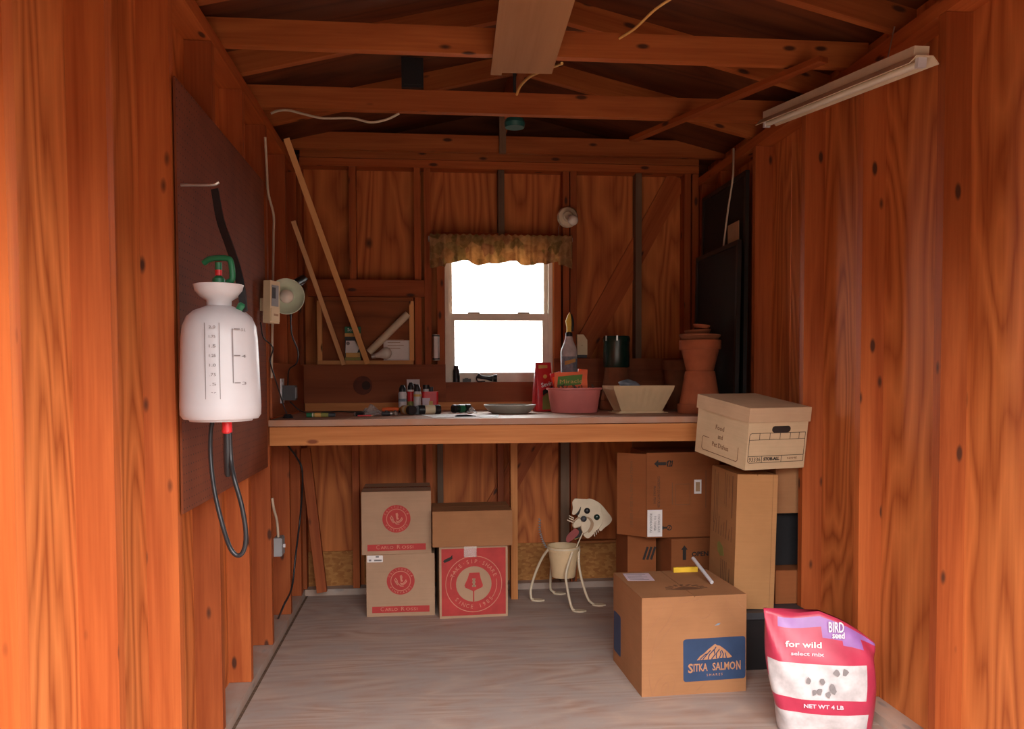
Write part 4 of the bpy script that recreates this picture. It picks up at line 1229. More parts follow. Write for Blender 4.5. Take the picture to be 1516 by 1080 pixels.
for i in range(4): stroke(bm, [(-0.05, 0.12 - i * 0.017), (0.04 - 0.02 * (i % 2), 0.12 - i * 0.017)], 0.003, 0, 0.0008)
wr = obj('writing', bm, M['tan_paint'], ps, TR(0, -0.0006, 0) @ FRONT); wr['kind'] = 'stuff'
c = at(562, 533, Y=yr)
k = m_at(1, c)
lbulb = thing('light_bulb', 'clear light bulb lying on its side on the recess shelf', 'bulb', Vector((c.x + 0.014, YB - 0.070, zs + 9 * k)))
mwb = TR(0, 0, 0, 0, 0, PI / 2 - 0.25)
obj('glass', lathe(bmesh.new(), [(3.5 * k, -9 * k), (4.5 * k, -4 * k), (8 * k, 3 * k), (8.8 * k, 7 * k), (7.6 * k, 11 * k), (4 * k, 14 * k), (0.6 * k, 15 * k)], 20, mwb), M['bulb'], lbulb, I4, 0, 60)
obj('screw_cap', lathe(bmesh.new(), [(1.6 * k, -16 * k), (3.4 * k, -15 * k), (3.6 * k, -9 * k)], 16, mwb), M['steel'], lbulb, I4, 0, 40)

# on the window sill
zs = WZ0
def sill(px): return Vector((at(px, 560, Y=YB + 0.012).x, YB + 0.008, zs + 0.0008))
p = sill(675.5); k = m_at(1, p)
o = thing('black_canister', 'small tall black canister standing at the left of the window sill', 'canister', p)
obj('body', lathe(bmesh.new(), [(5 * k, 0), (5 * k, 17 * k), (4 * k, 19 * k)], 20), M['black_pl'], o, I4, 0, 35)
obj('cap', lathe(bmesh.new(), [(3.6 * k, 19 * k), (3.6 * k, 24.5 * k)], 18), M['black_pl'], o, I4, 0, 35)
p = sill(691)
o = thing('black_block', 'low black block lying on the window sill between canister and tool', 'block', p)
obj('body', box(bmesh.new(), -6 * k, 6 * k, -0.01, 0.01, 0, 5 * k), M['black_pl'], o, I4, 0.002)
obj('ridge', box(bmesh.new(), -3 * k, 2 * k, -0.006, 0.006, 5 * k, 6 * k), M['dark_grey'], o)
p = sill(720)
o = thing('hose_nozzle', 'black hose nozzle lying on the window sill', 'nozzle', p)
obj('grip', tube(bmesh.new(), [(-13.5 * k, 0, 10 * k), (-8 * k, 0, 7.5 * k), (2 * k, 0, 6 * k), (9 * k, 0, 5 * k)], lambda s: (4.4 - 1.8 * math.sin(s * PI)) * k, 12), M['dark_grey'], o, I4, 0, 60)
obj('flange', lathe(bmesh.new(), [(5 * k, -2.5 * k), (5.6 * k, 2.5 * k)], 18, TR(13 * k, 0, 5.7 * k, 0, 0, PI / 2)), M['black_pl'], o, I4, 0, 35)
obj('trigger', tube(bmesh.new(), [(-14 * k, 0, 9 * k), (-14.5 * k, 0, 4 * k), (-12 * k, 0, 0.8 * k), (-2 * k, 0, 1.0 * k)], 0.9 * k, 8), M['dark_grey'], o)

# slim bottles of craft paint / glue in the middle of the bench
def slim_bottle(name, label, px, y, h_px, r_px, body, cap, bands, lying=None, cap_h=0.24, group=None, tip=True):
    k = k_at(y, px)
    h, r = h_px * k, r_px * k
    p = on_bench(px, y)
    mw = Matrix.Translation(p)
    if lying is not None:
        mw = Matrix.Translation(p + Vector((0, 0, r + 0.0006))) @ Matrix.Rotation(lying, 4, 'Z') @ Matrix.Rotation(PI / 2, 4, 'Y') @ Matrix.Translation((0, 0, -h / 2))
    t_ = thing(name, label, 'bottle', mw, group)
    hb = h * (1 - cap_h)
    obj('body', lathe(bmesh.new(), [(r * 0.94, 0), (r, h * 0.02), (r, hb * 0.93), (r * 0.8, hb)], 20), M[body], t_, I4, 0, 35)
    obj('cap', lathe(bmesh.new(), [(r * 0.86, hb), (r * 0.82, hb + h * cap_h * 0.5), (r * 0.5, h * 0.97), (r * 0.4, h)] if tip else [(r * 1.04, hb * 0.98), (r * 1.04, h)], 18), M[cap], t_, I4, 0, 30)
    for z0, z1, m_ in bands:
        obj('label_band', lathe(bmesh.new(), [(r * 1.015, z0 * h), (r * 1.015, z1 * h)], 20), M[m_], t_, I4, 0, 35)
    return t_
slim_bottle('slim_bottle', 'white bottle with black cap, leftmost upright bottle on the bench', 596, 4.34, 42, 6.2, 'bag_white', 'black_pl', [(0.03, 0.10, 'black_pl'), (0.42, 0.52, 'slate'), (0.12, 0.22, 'amber')], group='bottles in the middle of the bench')
slim_bottle('slim_bottle', 'dark red bottle with black tip between the two white bottles', 608.5, 4.40, 45, 5.6, 'red_pl', 'black_pl', [(0.05, 0.38, 'olive'), (0.70, 0.76, 'paper')], group='bottles in the middle of the bench')
slim_bottle('slim_bottle', 'white bottle with gold shoulder band left of the red jug', 618, 4.32, 43, 5.6, 'bag_white', 'black_pl', [(0.58, 0.66, 'amber'), (0.02, 0.08, 'black_pl')], group='bottles in the middle of the bench')
slim_bottle('slim_bottle', 'olive and white bottle partly hidden behind the white bottles', 613.5, 4.47, 42, 5.2, 'bag_white', 'black_pl', [(0.0, 0.42, 'olive'), (0.42, 0.46, 'amber')], group='bottles in the middle of the bench')
slim_bottle('slim_bottle', 'black capped bottle lying on the bench, left one pointing forward', 604, 4.20, 30, 6.6, 'amber', 'black_pl', [(0.28, 0.5, 'cream_pl')], lying=-PI / 2 + 0.5, cap_h=0.3, tip=False, group='bottles in the middle of the bench')
slim_bottle('slim_bottle', 'black capped bottle lying on its side below the red jug', 635, 4.20, 34, 6.8, 'black_pl', 'black_pl', [(0.28, 0.74, 'cream_pl')], lying=0.35, cap_h=0.2, tip=False, group='bottles in the middle of the bench')
slim_bottle('slim_bottle', 'short black bottle lying end on between the fallen bottles', 618, 4.21, 24, 6.2, 'black_pl', 'dark_grey', [(0.3, 0.6, 'dark_grey')], lying=-PI / 2, cap_h=0.25, tip=False, group='bottles in the middle of the bench')
# red jug
y = 4.42; k = k_at(y, 637); p = on_bench(637, y)
o = thing('red_jug', 'red plastic jug with black cap and pale label on the bench', 'jug', p)
obj('body', prism(bmesh.new(), rrect(24 * k, 13 * k, 4 * k), 0, 31 * k), M['red_pl'], o, I4, 0.004)
obj('neck', lathe(bmesh.new(), [(4.6 * k, 31 * k), (4.2 * k, 35 * k)], 18, TR(-6 * k, 0, 0)), M['bag_white'], o, I4, 0, 35)
obj('cap', lathe(bmesh.new(), [(5 * k, 35 * k), (5 * k, 41 * k)], 18, TR(-6 * k, 0, 0)), M['black_pl'], o, I4, 0, 35)
obj('cap', lathe(bmesh.new(), [(3 * k, 31 * k), (3 * k, 38 * k)], 14, TR(1.5 * k, 0, 0)), M['dark_grey'], o, I4, 0, 35)
lb = obj('label', prism(bmesh.new(), rect(11 * k, 19 * k, -6 * k, 12 * k), 0, 0.0008), M['lilac'], o, TR(0, -6.5 * k, 0) @ FRONT)
obj('label_spot', prism(bmesh.new(), rect(5.5 * k, 6 * k, 1 * k, 14 * k), 0, 0.0012), M['amber'], o, TR(0, -6.5 * k, 0) @ FRONT)
# white tag behind the bottles
y = YB - 0.058; p = on_bench(612, y); k = k_at(y, 612)
o = tag(obj('white_card', box(bmesh.new(), -9.5 * k, 9.5 * k, -0.001, 0.001, 0, 46 * k), M['paper'], None, TR(p.x, y, p.z, 0, -0.03)), 'white card standing behind the slim bottles against the cleat', 'card')
# orange tool and batteries
y = 4.30; k = k_at(y, 578); p = on_bench(578, y)
o = thing('orange_cutter', 'bright orange plastic cutter lying on the bench left of the bottles', 'cutter', p)
obj('handle', tube(bmesh.new(), [(-12 * k, 0, 6.2 * k), (-4 * k, 0, 7 * k), (5 * k, 0, 7 * k), (12 * k, 0, 6.5 * k)], 2.8 * k, 10), M['orange'], o, I4, 0, 60)
for x in (-6, 7): obj('foot', box(bmesh.new(), (x - 2) * k, (x + 2) * k, -2 * k, 2 * k, 0, 5 * k), M['black_pl'], o, I4, 0.001)
def battery(px, y, a, m1, m2, label):
    k = k_at(y, px); p = on_bench(px, y)
    t_ = thing('battery', label, 'battery', Matrix.Translation(p + Vector((0, 0, 3.2 * k))) @ Matrix.Rotation(a, 4, 'Z') @ Matrix.Rotation(PI / 2, 4, 'Y'), 'batteries on the bench')
    obj('case', lathe(bmesh.new(), [(3.0 * k, -7 * k), (3.0 * k, 5 * k)], 16), M[m1], t_, I4, 0, 35)
    obj('end', lathe(bmesh.new(), [(3.0 * k, 5 * k), (3.0 * k, 7.5 * k), (1.2 * k, 7.6 * k), (1.2 * k, 8.6 * k)], 16), M[m2], t_, I4, 0, 35)
battery(572, 4.08, 0.3, 'dark_grey', 'steel', 'dark battery lying before the orange cutter, left one')
battery(582, 4.10, -0.9, 'steel', 'steel', 'silver battery lying just left of the fallen bottles')
battery(532, 4.06, 2.8, 'black_pl', 'steel', 'black battery with steel end lying beside the crumpled clear bag')
# clear bag
def crumpled(name, label, px, y, w, d, h, seed, mat='film', peak=(0.2, 0.0)):
    k = k_at(y, px); p = on_bench(px, y)
    rnd = random.Random(seed)
    bm = bmesh.new()
    n = 13
    vs = [[None] * (n + 1) for _ in range(n + 1)]
    for i in range(n + 1):
        for j in range(n + 1):
            u, v = i / n * 2 - 1, j / n * 2 - 1
            r2 = math.hypot(u - peak[0], v - peak[1])
            z = max(0, 1 - r2) ** 1.3 * h * k * rnd.uniform(0.55, 1.0) + rnd.uniform(0.0, 0.10) * h * k * (1 - max(abs(u), abs(v)))
            vs[i][j] = bm.verts.new((u * w * k + rnd.uniform(-1, 1) * k, v * d * k, z + 0.0012))
    for i in range(n):
        for j in range(n): bm.faces.new((vs[i][j], vs[i + 1][j], vs[i + 1][j + 1], vs[i][j + 1]))
    bmesh.ops.solidify(bm, geom=bm.faces[:], thickness=0.0004)
    return tag(obj(name, bm, M[mat], None, Matrix.Translation(p)), label, 'bag')
crumpled('plastic_bag', 'crumpled clear plastic bag lying left of the orange cutter', 546, 4.18, 22, 26, 20, 5)
crumpled('plastic_wrap', 'scrap of clear plastic wrap beside the green bottle', 697, 4.28, 9, 14, 13, 8)
y = 4.02; k = k_at(y, 542); p = on_bench(540, y)
o = thing('red_pencil', 'short red pencil lying in front of the crumpled clear bag', 'pencil', Matrix.Translation(p + Vector((0, 0, 0.004))) @ Matrix.Rotation(0.25, 4, 'Z') @ Matrix.Rotation(PI / 2, 4, 'Y'))
obj('shaft', lathe(bmesh.new(), [(0.0038, -0.035), (0.0038, 0.03)], 6), M['red_pl'], o)
obj('point', lathe(bmesh.new(), [(0.0038, 0.03), (0.0006, 0.043)], 6), M['pale'], o)
# green tube with label at the left
y = 3.98; k = k_at(y, 472); p = on_bench(471, y)
o = thing('glue_tube', 'green and amber labelled tube lying at the left of the bench', 'tube', Matrix.Translation(p + Vector((0, 0, 3.4 * k))) @ Matrix.Rotation(PI / 2, 4, 'Y'))
obj('body', lathe(bmesh.new(), [(3.2 * k, -17 * k), (3.3 * k, 15 * k)], 18), M['olive'], o, I4, 0, 35)
obj('label_band', lathe(bmesh.new(), [(3.36 * k, -17 * k), (3.36 * k, -9 * k)], 18), M['green_pl'], o, I4, 0, 35)
obj('label_band', lathe(bmesh.new(), [(3.36 * k, -8.4 * k), (3.36 * k, -7.2 * k)], 18), M['paper'], o, I4, 0, 35)
obj('label_band', lathe(bmesh.new(), [(3.36 * k, -5 * k), (3.36 * k, 4 * k)], 18), M['amber'], o, I4, 0, 35)
obj('cap', lathe(bmesh.new(), [(3.4 * k, 15 * k), (3.0 * k, 24 * k), (2.0 * k, 25 * k)], 18), M['dark_grey'], o, I4, 0, 35)
# papers
for px, y, w, d, a, lab, mt_ in ((664, 4.02, 0.22, 0.30, 0.2, 'white paper sheet lying flat right of the fallen bottles', 'paper'), (706, 3.96, 0.21, 0.24, -0.1, 'white paper sheet lying flat left of the grey saucer', 'paper')):
    p = on_bench(px, y)
    o = tag(obj('paper_sheet', box(bmesh.new(), -w / 2, w / 2, -d / 2, d / 2, 0, 0.0012), M[mt_], None, Matrix.Translation(p) @ Matrix.Rotation(a, 4, 'Z')), lab, 'paper', 'papers on the bench')
# green bottle lying
slim_bottle('green_bottle', 'small dark green bottle lying on the bench left of the saucer', 683, 4.36, 30, 6.0, 'green_can', 'black_pl', [(0.0, 0.16, 'black_pl'), (0.34, 0.62, 'green_pl')], lying=0.55, cap_h=0.25, tip=False)
# saucer
y = 4.27; k = k_at(y, 755); p = on_bench(755, y)
o = thing('saucer', 'wide grey-green ceramic saucer lying on the bench under the window', 'saucer', p)
obj('dish', lathe(bmesh.new(), [(26 * k, 0), (30 * k, 1.5 * k), (37 * k, 9 * k), (38.5 * k, 12 * k), (37 * k, 12 * k), (29 * k, 3.5 * k), (1 * k, 3 * k)], 44), M['plate'], o, I4, 0, 35)
obj('rim', lathe(bmesh.new(), [(37.2 * k, 11.4 * k), (38.8 * k, 11.4 * k), (38.8 * k, 12.6 * k), (37.2 * k, 12.6 * k)], 44, cap0=False, cap1=False), M['plate'], o, I4, 0, 35)
# red bag
y = 4.46; k = k_at(y, 803); p = on_bench(804, y)
o = thing('red_dust_bag', 'tall red garden powder bag standing left of the pink tub', 'bag', Matrix.Translation(p) @ Matrix.Rotation(0.25, 4, 'Z'))
bm = bmesh.new()
rows = []
for z, w, d in ((0, 14, 9), (6, 15, 10.5), (30, 14.5, 9), (52, 13.2, 5), (66, 12.4, 1.6), (72, 12.2, 0.9)):
    rows.append([bm.verts.new((x * k, y_ * k, z * k)) for x, y_ in rrect(w * 2, d * 2, min(w, d) * 0.5, n=3)])
for a, b in zip(rows, rows[1:]):
    for i in range(len(a)): bm.faces.new((a[i], a[(i + 1) % len(a)], b[(i + 1) % len(a)], b[i]))
bm.faces.new(list(reversed(rows[0]))); bm.faces.new(rows[-1])
obj('pouch', bm, M['red_pl'], o, I4, 0, 50)
fm = TR(1.5 * k, -10.6 * k, 0, 0, 0.09) @ FRONT
obj('picture', prism(bmesh.new(), [(-7 * k, 3 * k), (11 * k, 3 * k), (12 * k, 26 * k), (8 * k, 33 * k), (-7 * k, 22 * k)], 0, 0.0012), M['olive'], o, fm)
obj('dark_band', prism(bmesh.new(), [(-7 * k, 24 * k), (11.5 * k, 34 * k), (12 * k, 40 * k), (-7.5 * k, 31 * k)], 0, 0.0016), M['black_ink'], o, fm)
obj('seal', prism(bmesh.new(), disc(3 * k, 18, -5 * k, 52 * k), 0, 0.0016), M['amber'], o, TR(1.5 * k, -9.0 * k, 0, 0, 0.14) @ FRONT)
obj('gold_corner', prism(bmesh.new(), [(-8 * k, 63 * k), (6 * k, 64 * k), (6 * k, 68 * k), (-8 * k, 68 * k)], 0, 0.0016), M['amber'], o, TR(0, -2.0 * k, 0) @ FRONT)
text('Sevin', 9 * k, M['paper'], o, TR(2.0 * k, -10.0 * k, 40 * k, 0, 0.12) @ FRONT @ Matrix.Rotation(0.22, 4, 'Z'), 18 * k, 0.0006)
# spray bottle
y = 4.60; k = k_at(y, 842); p = on_bench(842.5, y)
o = thing('spray_bottle', 'grey-white spray bottle with yellow trigger standing behind the pink tub', 'bottle', p)
bm = bmesh.new()
rows = []
for z, r in ((0, 11.5), (3, 12), (60, 12), (80, 12.4), (87, 12.6), (94, 10), (101, 7), (108, 5.2), (110, 4.9)):
    rows.append([bm.verts.new((r * k * math.cos(2 * PI * i / 24), r * 0.72 * k * math.sin(2 * PI * i / 24), z * k)) for i in range(24)])
for a, b in zip(rows, rows[1:]):
    for i in range(24): bm.faces.new((a[i], a[(i + 1) % 24], b[(i + 1) % 24], b[i]))
bm.faces.new(list(reversed(rows[0]))); bm.faces.new(rows[-1])
obj('body', bm, M['bag_white'], o, I4, 0, 40)
obj('collar', lathe(bmesh.new(), [(5.2 * k, 108.5 * k), (5.2 * k, 113 * k), (3.8 * k, 115 * k)], 18), M['black_pl'], o, I4, 0, 30)
bm = prism(bmesh.new(), [(-3.4 * k, 114 * k), (3 * k, 114 * k), (3.6 * k, 126 * k), (3.4 * k, 137 * k), (0.5 * k, 144 * k), (-2 * k, 139 * k), (-5.0 * k, 131 * k), (-3.0 * k, 122 * k)], -3 * k, 3 * k)
obj('sprayer_head', bm, M['yellow'], o, FRONT, 0.0015)
obj('trigger', tube(bmesh.new(), [(2.6 * k, -1.0 * k, 141 * k), (5.0 * k, -2 * k, 130 * k), (4.6 * k, -2 * k, 116 * k)], 2.1 * k, 8), M['black_pl'], o, I4, 0, 60)
bm = bmesh.new()
rows = []
for z in (46, 79):
    rows.append([bm.verts.new((12.55 * k * math.cos(a_), 12.6 * 0.73 * k * math.sin(a_), z * k)) for a_ in [PI + 0.35 + (PI - 0.7) * i / 14 for i in range(15)]])
for i in range(14): bm.faces.new((rows[0][i], rows[0][i + 1], rows[1][i + 1], rows[1][i]))
lab = obj('label', bm, M['slate'], o)
obj('label_stripe', prism(bmesh.new(), [(-8 * k, 66 * k), (8 * k, 71 * k), (8 * k, 76 * k), (-8 * k, 72 * k)], 0, 0.0008), M['amber'], o, TR(0, -9.5 * k, 0) @ FRONT)
# pink tub with seed packets
y = 4.28; k = k_at(y, 850); p = on_bench(850, y)
o = thing('pink_tub', 'pink oval plastic tub standing on the bench holding seed packets', 'tub', p)
bm = bmesh.new()
rows = []
for z, a_, b_ in ((0, 33, 22), (1, 34, 23), (33, 38.5, 27), (34, 41, 29), (36.5, 41, 29), (36.5, 38, 26.2), (3, 33, 22)):
    rows.append([bm.verts.new((a_ * k * math.copysign(abs(math.cos(t_)) ** 0.75, math.cos(t_)), b_ * k * math.copysign(abs(math.sin(t_)) ** 0.75, math.sin(t_)), z * k)) for t_ in [2 * PI * i / 44 for i in range(44)]])
for a, b in zip(rows, rows[1:]):
    for i in range(44): bm.faces.new((a[i], a[(i + 1) % 44], b[(i + 1) % 44], b[i]))
bm.faces.new(list(reversed(rows[0]))); bm.faces.new(rows[-1])
obj('basin', bm, M['pink'], o, I4, 0, 40)
obj('rim', lathe(bmesh.new(), [(1, -0.001), (1, 0.002)], 40, Matrix.Diagonal((41.4 * k, 29.4 * k, 1, 1)) @ TR(0, 0, 0), cap0=True, cap1=True), M['pink'], o, TR(0, 0, 3.2 * k)) if False else None
def seed_packet(label, px, py, w, h, m1, m2, tilt, yaw, word=None, dy=0.0):
    c = at(px, py, Y=4.28 + dy)
    t_ = thing('seed_packet', label, 'packet', Matrix.Translation(c) @ Matrix.Rotation(yaw, 4, 'Z') @ Matrix.Rotation(tilt, 4, 'Y'), 'seed packets in the pink tub')
    obj('pouch', box(bmesh.new(), -w / 2 * k, w / 2 * k, -0.004, 0.004, -h * k, 0), M[m1], t_, I4, 0.002)
    obj('front_print', prism(bmesh.new(), [(-w * .44 * k, -h * .62 * k), (w * .30 * k, -h * .55 * k), (w * .36 * k, -h * .12 * k), (-w * .40 * k, -h * .18 * k)], 0, 0.0008), M[m2], t_, TR(0, -0.004, 0) @ FRONT)
    if word: text(word, 8 * k, M['amber'], t_, TR(0, -0.0047, -14 * k) @ FRONT, w * 0.7 * k)
seed_packet('orange and green seed packet lying across the top of the pink tub', 845, 551, 48, 34, 'orange', 'grassy', -0.03, 0.0, 'Miracle', -0.03)
seed_packet('red seed packet at the left end of the pink tub', 822, 552, 17, 34, 'red_pl', 'orange', -0.25, 0.2, None, 0.01)
seed_packet('orange packet with pale spot standing upright at the right of the tub', 863, 547, 14, 34, 'orange', 'paper', 0.06, 0.0, None, 0.03)
# potting scraps filling the tub
bm = bmesh.new()
rnd = random.Random(11)
for i in range(60):
    x, y_ = rnd.uniform(-32, 32) * k, rnd.uniform(-20, 20) * k
    m_ = Matrix.Translation((p.x + x, p.y + y_, p.z + rnd.uniform(30, 40) * k)) @ Euler((rnd.uniform(0, 3), rnd.uniform(0, 3), rnd.uniform(0, 3))).to_matrix().to_4x4()
    box(bm, -3.5 * k, 3.5 * k, -1.2 * k, 1.2 * k, -0.5 * k, 0.5 * k, m_)
prism(bm, rrect(66 * k, 44 * k, 20 * k), 0, 26 * k, Matrix.Translation(p + Vector((0, 0, 4 * k))))
o = obj('plant_debris', bm, M['soil'])
o['kind'] = 'stuff'; o['label'] = 'dry leafy scraps filling the pink tub'; o['category'] = 'debris'
# terracotta pots
def pot(name, label, p, r, h, inv=False, mat='terra', tilt=0.0, rim_h=0.22, group='terracotta pots on the bench'):
    t_ = thing(name, label, 'flowerpot', Matrix.Translation(p) @ Matrix.Rotation(tilt, 4, 'Y'), group)
    mw = TR(0, 0, h, 0, PI) if inv else I4
    rb, rt_ = r * 0.66, r * 0.93
    zr = h * (1 - rim_h)
    obj('body', lathe(bmesh.new(), [(rb * 0.96, 0), (rb, 0.004), (rt_ * 0.97, zr), (rt_ * 0.85, zr), (rb * 0.85, 0.012), (0.01, 0.012)], 36, mw, cap1=True), M[mat], t_, I4, 0, 35)
    obj('rim', lathe(bmesh.new(), [(rt_ * 0.95, zr - 0.001), (r * 0.985, zr), (r, zr + 0.006), (r, h - 0.004), (r * 0.985, h), (r * 0.90, h), (r * 0.86, zr - 0.001)], 36, mw), M[mat], t_, I4, 0, 35)
    return t_
y = 4.10; k = k_at(y, 1037)
p = on_bench(1036, y)
r1 = 33 * k; h1 = 62 * k
pot('terracotta_pot', 'large terracotta pot turned upside down, bottom of the right stack', p, r1, h1, True)
p2 = p + Vector((0, 0, h1 + 0.001))
r2 = 30.5 * k; h2 = 45 * k
pot('terracotta_pot', 'upright terracotta pot with banded rim standing on the overturned pot', p2, r2, h2, False, rim_h=0.3)
z3 = h1 + h2 + 0.002
def tsaucer(label, p, r, h, tilt, rz=0.0, mat='terra'):
    t_ = thing('terracotta_saucer', label, 'saucer', Matrix.Translation(p) @ Matrix.Rotation(rz, 4, 'Z') @ Matrix.Rotation(tilt, 4, 'Y'), 'terracotta saucers on the pot stack')
    obj('dish', lathe(bmesh.new(), [(r * 0.86, 0), (r, h), (r * 0.93, h), (r * 0.80, h * 0.25), (0.004, h * 0.25)], 34), M[mat], t_, I4, 0, 35)
    obj('rim', lathe(bmesh.new(), [(r * 0.94, h), (r * 1.01, h), (r * 1.01, h * 1.35), (r * 0.94, h * 1.35)], 34, cap0=False, cap1=False), M[mat], t_, I4, 0, 35)
tsaucer('wide terracotta saucer covering the upright pot on the right stack', p + Vector((-0.002, 0, z3)), 30 * k, 6 * k, 0.02, 0, 'terra_d')
tsaucer('smaller terracotta saucer tilted on the wide saucer of the stack', p + Vector((-0.012, 0, z3 + 8.5 * k)), 19 * k, 5 * k, -0.06, 0, 'terra_d')
tsaucer('smallest terracotta saucer topmost on the pot stack', p + Vector((0.006, 0, z3 + 17 * k)), 12 * k, 4 * k, 0.12)
y = 4.62; k = k_at(y, 1003)
p = on_bench(1001, y)
pot('terracotta_pot', 'mossy terracotta pot behind the stack, next to the cream planter', p, 20 * k, 72 * k, False, 'terra_d', rim_h=0.2)
y = 4.60; k = k_at(y, 912)
p = on_bench(912, y)
pot('terracotta_pot', 'dark overturned terracotta pot under the dark green canister', p, 25 * k, 62 * k, True, 'terra_d')
p = p + Vector((0.002, 0, 62 * k + 0.001))
o = thing('green_canister', 'dark green metal canister standing on an overturned terracotta pot', 'canister', p)
obj('body', lathe(bmesh.new(), [(18.5 * k, 0), (19.5 * k, 2 * k), (19.5 * k, 40 * k)], 36), M['green_can'], o, I4, 0, 35)
obj('lid', lathe(bmesh.new(), [(20.3 * k, 38 * k), (20.3 * k, 43 * k), (19.0 * k, 46 * k), (17 * k, 46 * k), (2 * k, 45 * k)], 36), M['green_can'], o, I4, 0, 30)
for a_ in (-2.6, -1.75): obj('glint_clip', box(bmesh.new(), -1.1 * k, 1.1 * k, -0.6 * k, 0.6 * k, 39 * k, 46.5 * k), M['steel'], o, TR(20.4 * k * math.cos(a_), 20.4 * k * math.sin(a_), 0, a_ + PI / 2))
# cream rectangular planter with saucer
y = 4.20; k = k_at(y, 944); p = on_bench(944, y)
o = thing('cream_planter', 'cream rectangular ribbed planter with drip tray on the bench', 'planter', Matrix.Translation(p) @ Matrix.Rotation(0.06, 4, 'Z'))
bm = bmesh.new()
rows = []
for z, a_, b_ in ((3, 30, 19), (4, 31.5, 20), (35, 45, 30), (40, 46, 31), (40, 43.5, 28.5), (36, 42.5, 27.5), (6, 29, 18)):
    pts = []
    n_ = 17
    for side in range(4):
        for i in range(n_):
            s = i / n_ * 2 - 1
            ribs = 0.5 * (i % 2) if 4 < z < 36 else 0
            x, y_ = [(s * a_, -b_ + ribs), (a_ - ribs, s * b_), (-s * a_, b_ - ribs), (-a_ + ribs, -s * b_)][side]
            pts.append((x, y_))
    rows.append([bm.verts.new((x * k, y_ * k, z * k)) for x, y_ in pts])
n_ = len(rows[0])
for a, b in zip(rows, rows[1:]):
    for i in range(n_): bm.faces.new((a[i], a[(i + 1) % n_], b[(i + 1) % n_], b[i]))
bm.faces.new(list(reversed(rows[0]))); bm.faces.new(rows[-1])
obj('trough', bm, M['cream_pot'], o)
bm = bmesh.new()
prism(bm, rrect(80 * k, 48 * k, 5 * k), 0, 1.2 * k); 
obj('drip_tray', bm, M['cream_pot'], o, I4, 0.001)
ring = prism(bmesh.new(), rrect(68 * k, 44 * k, 5 * k), 1.2 * k, 3.2 * k)
obj('drip_tray_rim', ring, M['cream_pot'], o)
# grey cloth and stones lying in the planter
q = p + Vector((-18 * k, -2 * k, 36 * k))
bm = bmesh.new()
bmesh.ops.create_icosphere(bm, subdivisions=3, radius=1)
rnd = random.Random(4)
for v in bm.verts:
    f = 1 + 0.18 * math.sin(v.co.x * 5 + 2) * math.sin(v.co.y * 4) + 0.1 * math.sin(v.co.z * 7)
    v.co = Vector((v.co.x * 17 * k * f, v.co.y * 12 * k * f, v.co.z * 9 * k * f + v.co.x * -3.5 * k))
tag(obj('glove', bm, M['slate'], None, Matrix.Translation(q + Vector((6 * k, 0, 3 * k))), 0, 180), 'crumpled grey-blue cloth glove lying in the cream planter', 'glove')
# dark screens leaning against the right wall
def screen(label, xb, y0, y1, z0, z1, lean_, mid=None):
    t_ = thing('window_screen', label, 'screen', Matrix.Translation((xb, y0, z0)) @ Matrix.Rotation(PI / 2, 4, 'Z') @ Matrix.Rotation(-lean_, 4, 'X'), 'dark screens at the right wall')
    w, h = y1 - y0, z1 - z0
    for nm, b_ in (('frame_rail', (0, w, 0, 0.024)), ('frame_rail', (0, w, h - 0.024, h)), ('frame_stile', (0, 0.024, 0.024, h - 0.024)), ('frame_stile', (w - 0.024, w, 0.024, h - 0.024))):
        obj(nm, box(bmesh.new(), b_[0], b_[1], -0.010, 0.010, b_[2], b_[3]), M['frame_dk'], t_, I4, 0.002)
    obj('mesh', box(bmesh.new(), 0.02, w - 0.02, -0.002, 0.002, 0.02, h - 0.02), M['mesh'], t_)
    return t_
zA = at(1110, 257, Y=4.03).z
screen('tall dark window screen leaning against the right wall behind the other', XR - 0.030, 3.965, 4.62, ZB + 0.002, 2.285, -0.008)
screen('shorter dark window screen standing in front of the tall one', XR - 0.085, 3.93, 4.57, ZB + 0.002, 1.935, -0.015)
tn = at(1098, 332, X=XR - 0.044)
tag(obj('tan_card', box(bmesh.new(), -0.0015, 0.0015, -0.075, 0.075, 0, 0.20), M['tan_paint'], None, TR(XR - 0.0435, 4.09, 1.845, 0, 0, -0.008)), 'tan card tucked behind the shorter dark window screen', 'card')
w0 = [at(1086, 220, X=XR - 0.004), at(1085, 262, X=XR - 0.035), at(1078, 310, X=XR - 0.05), at(1071, 365, X=XR - 0.05)]
tag(obj('wall_cable', tube(bmesh.new(), w0, 0.005, 8), M['cable'], None, I4, 0, 60), 'thin pale cable hanging down in front of the tall dark screen', 'cable')

# ------------------------------------------------------------------ left wall: pegboard, sprayer, lamp, cables
pY1 = at(391, 300, X=XL + 0.012).y
zp1 = at(388, 266, X=XL + 0.012).z
zp0 = at(398, 691, X=XL + 0.012).z
pgl = 1.25
pg = tag(obj('pegboard', box(bmesh.new(), -pgl / 2, pgl / 2, -0.003, 0.003, 0, zp1 - zp0), M['peg'], None, TR(XL + 0.008, pY1 - pgl / 2, zp0, PI / 2)), 'brown perforated hardboard sheet fixed to the left wall studs behind sprayer', 'pegboard')
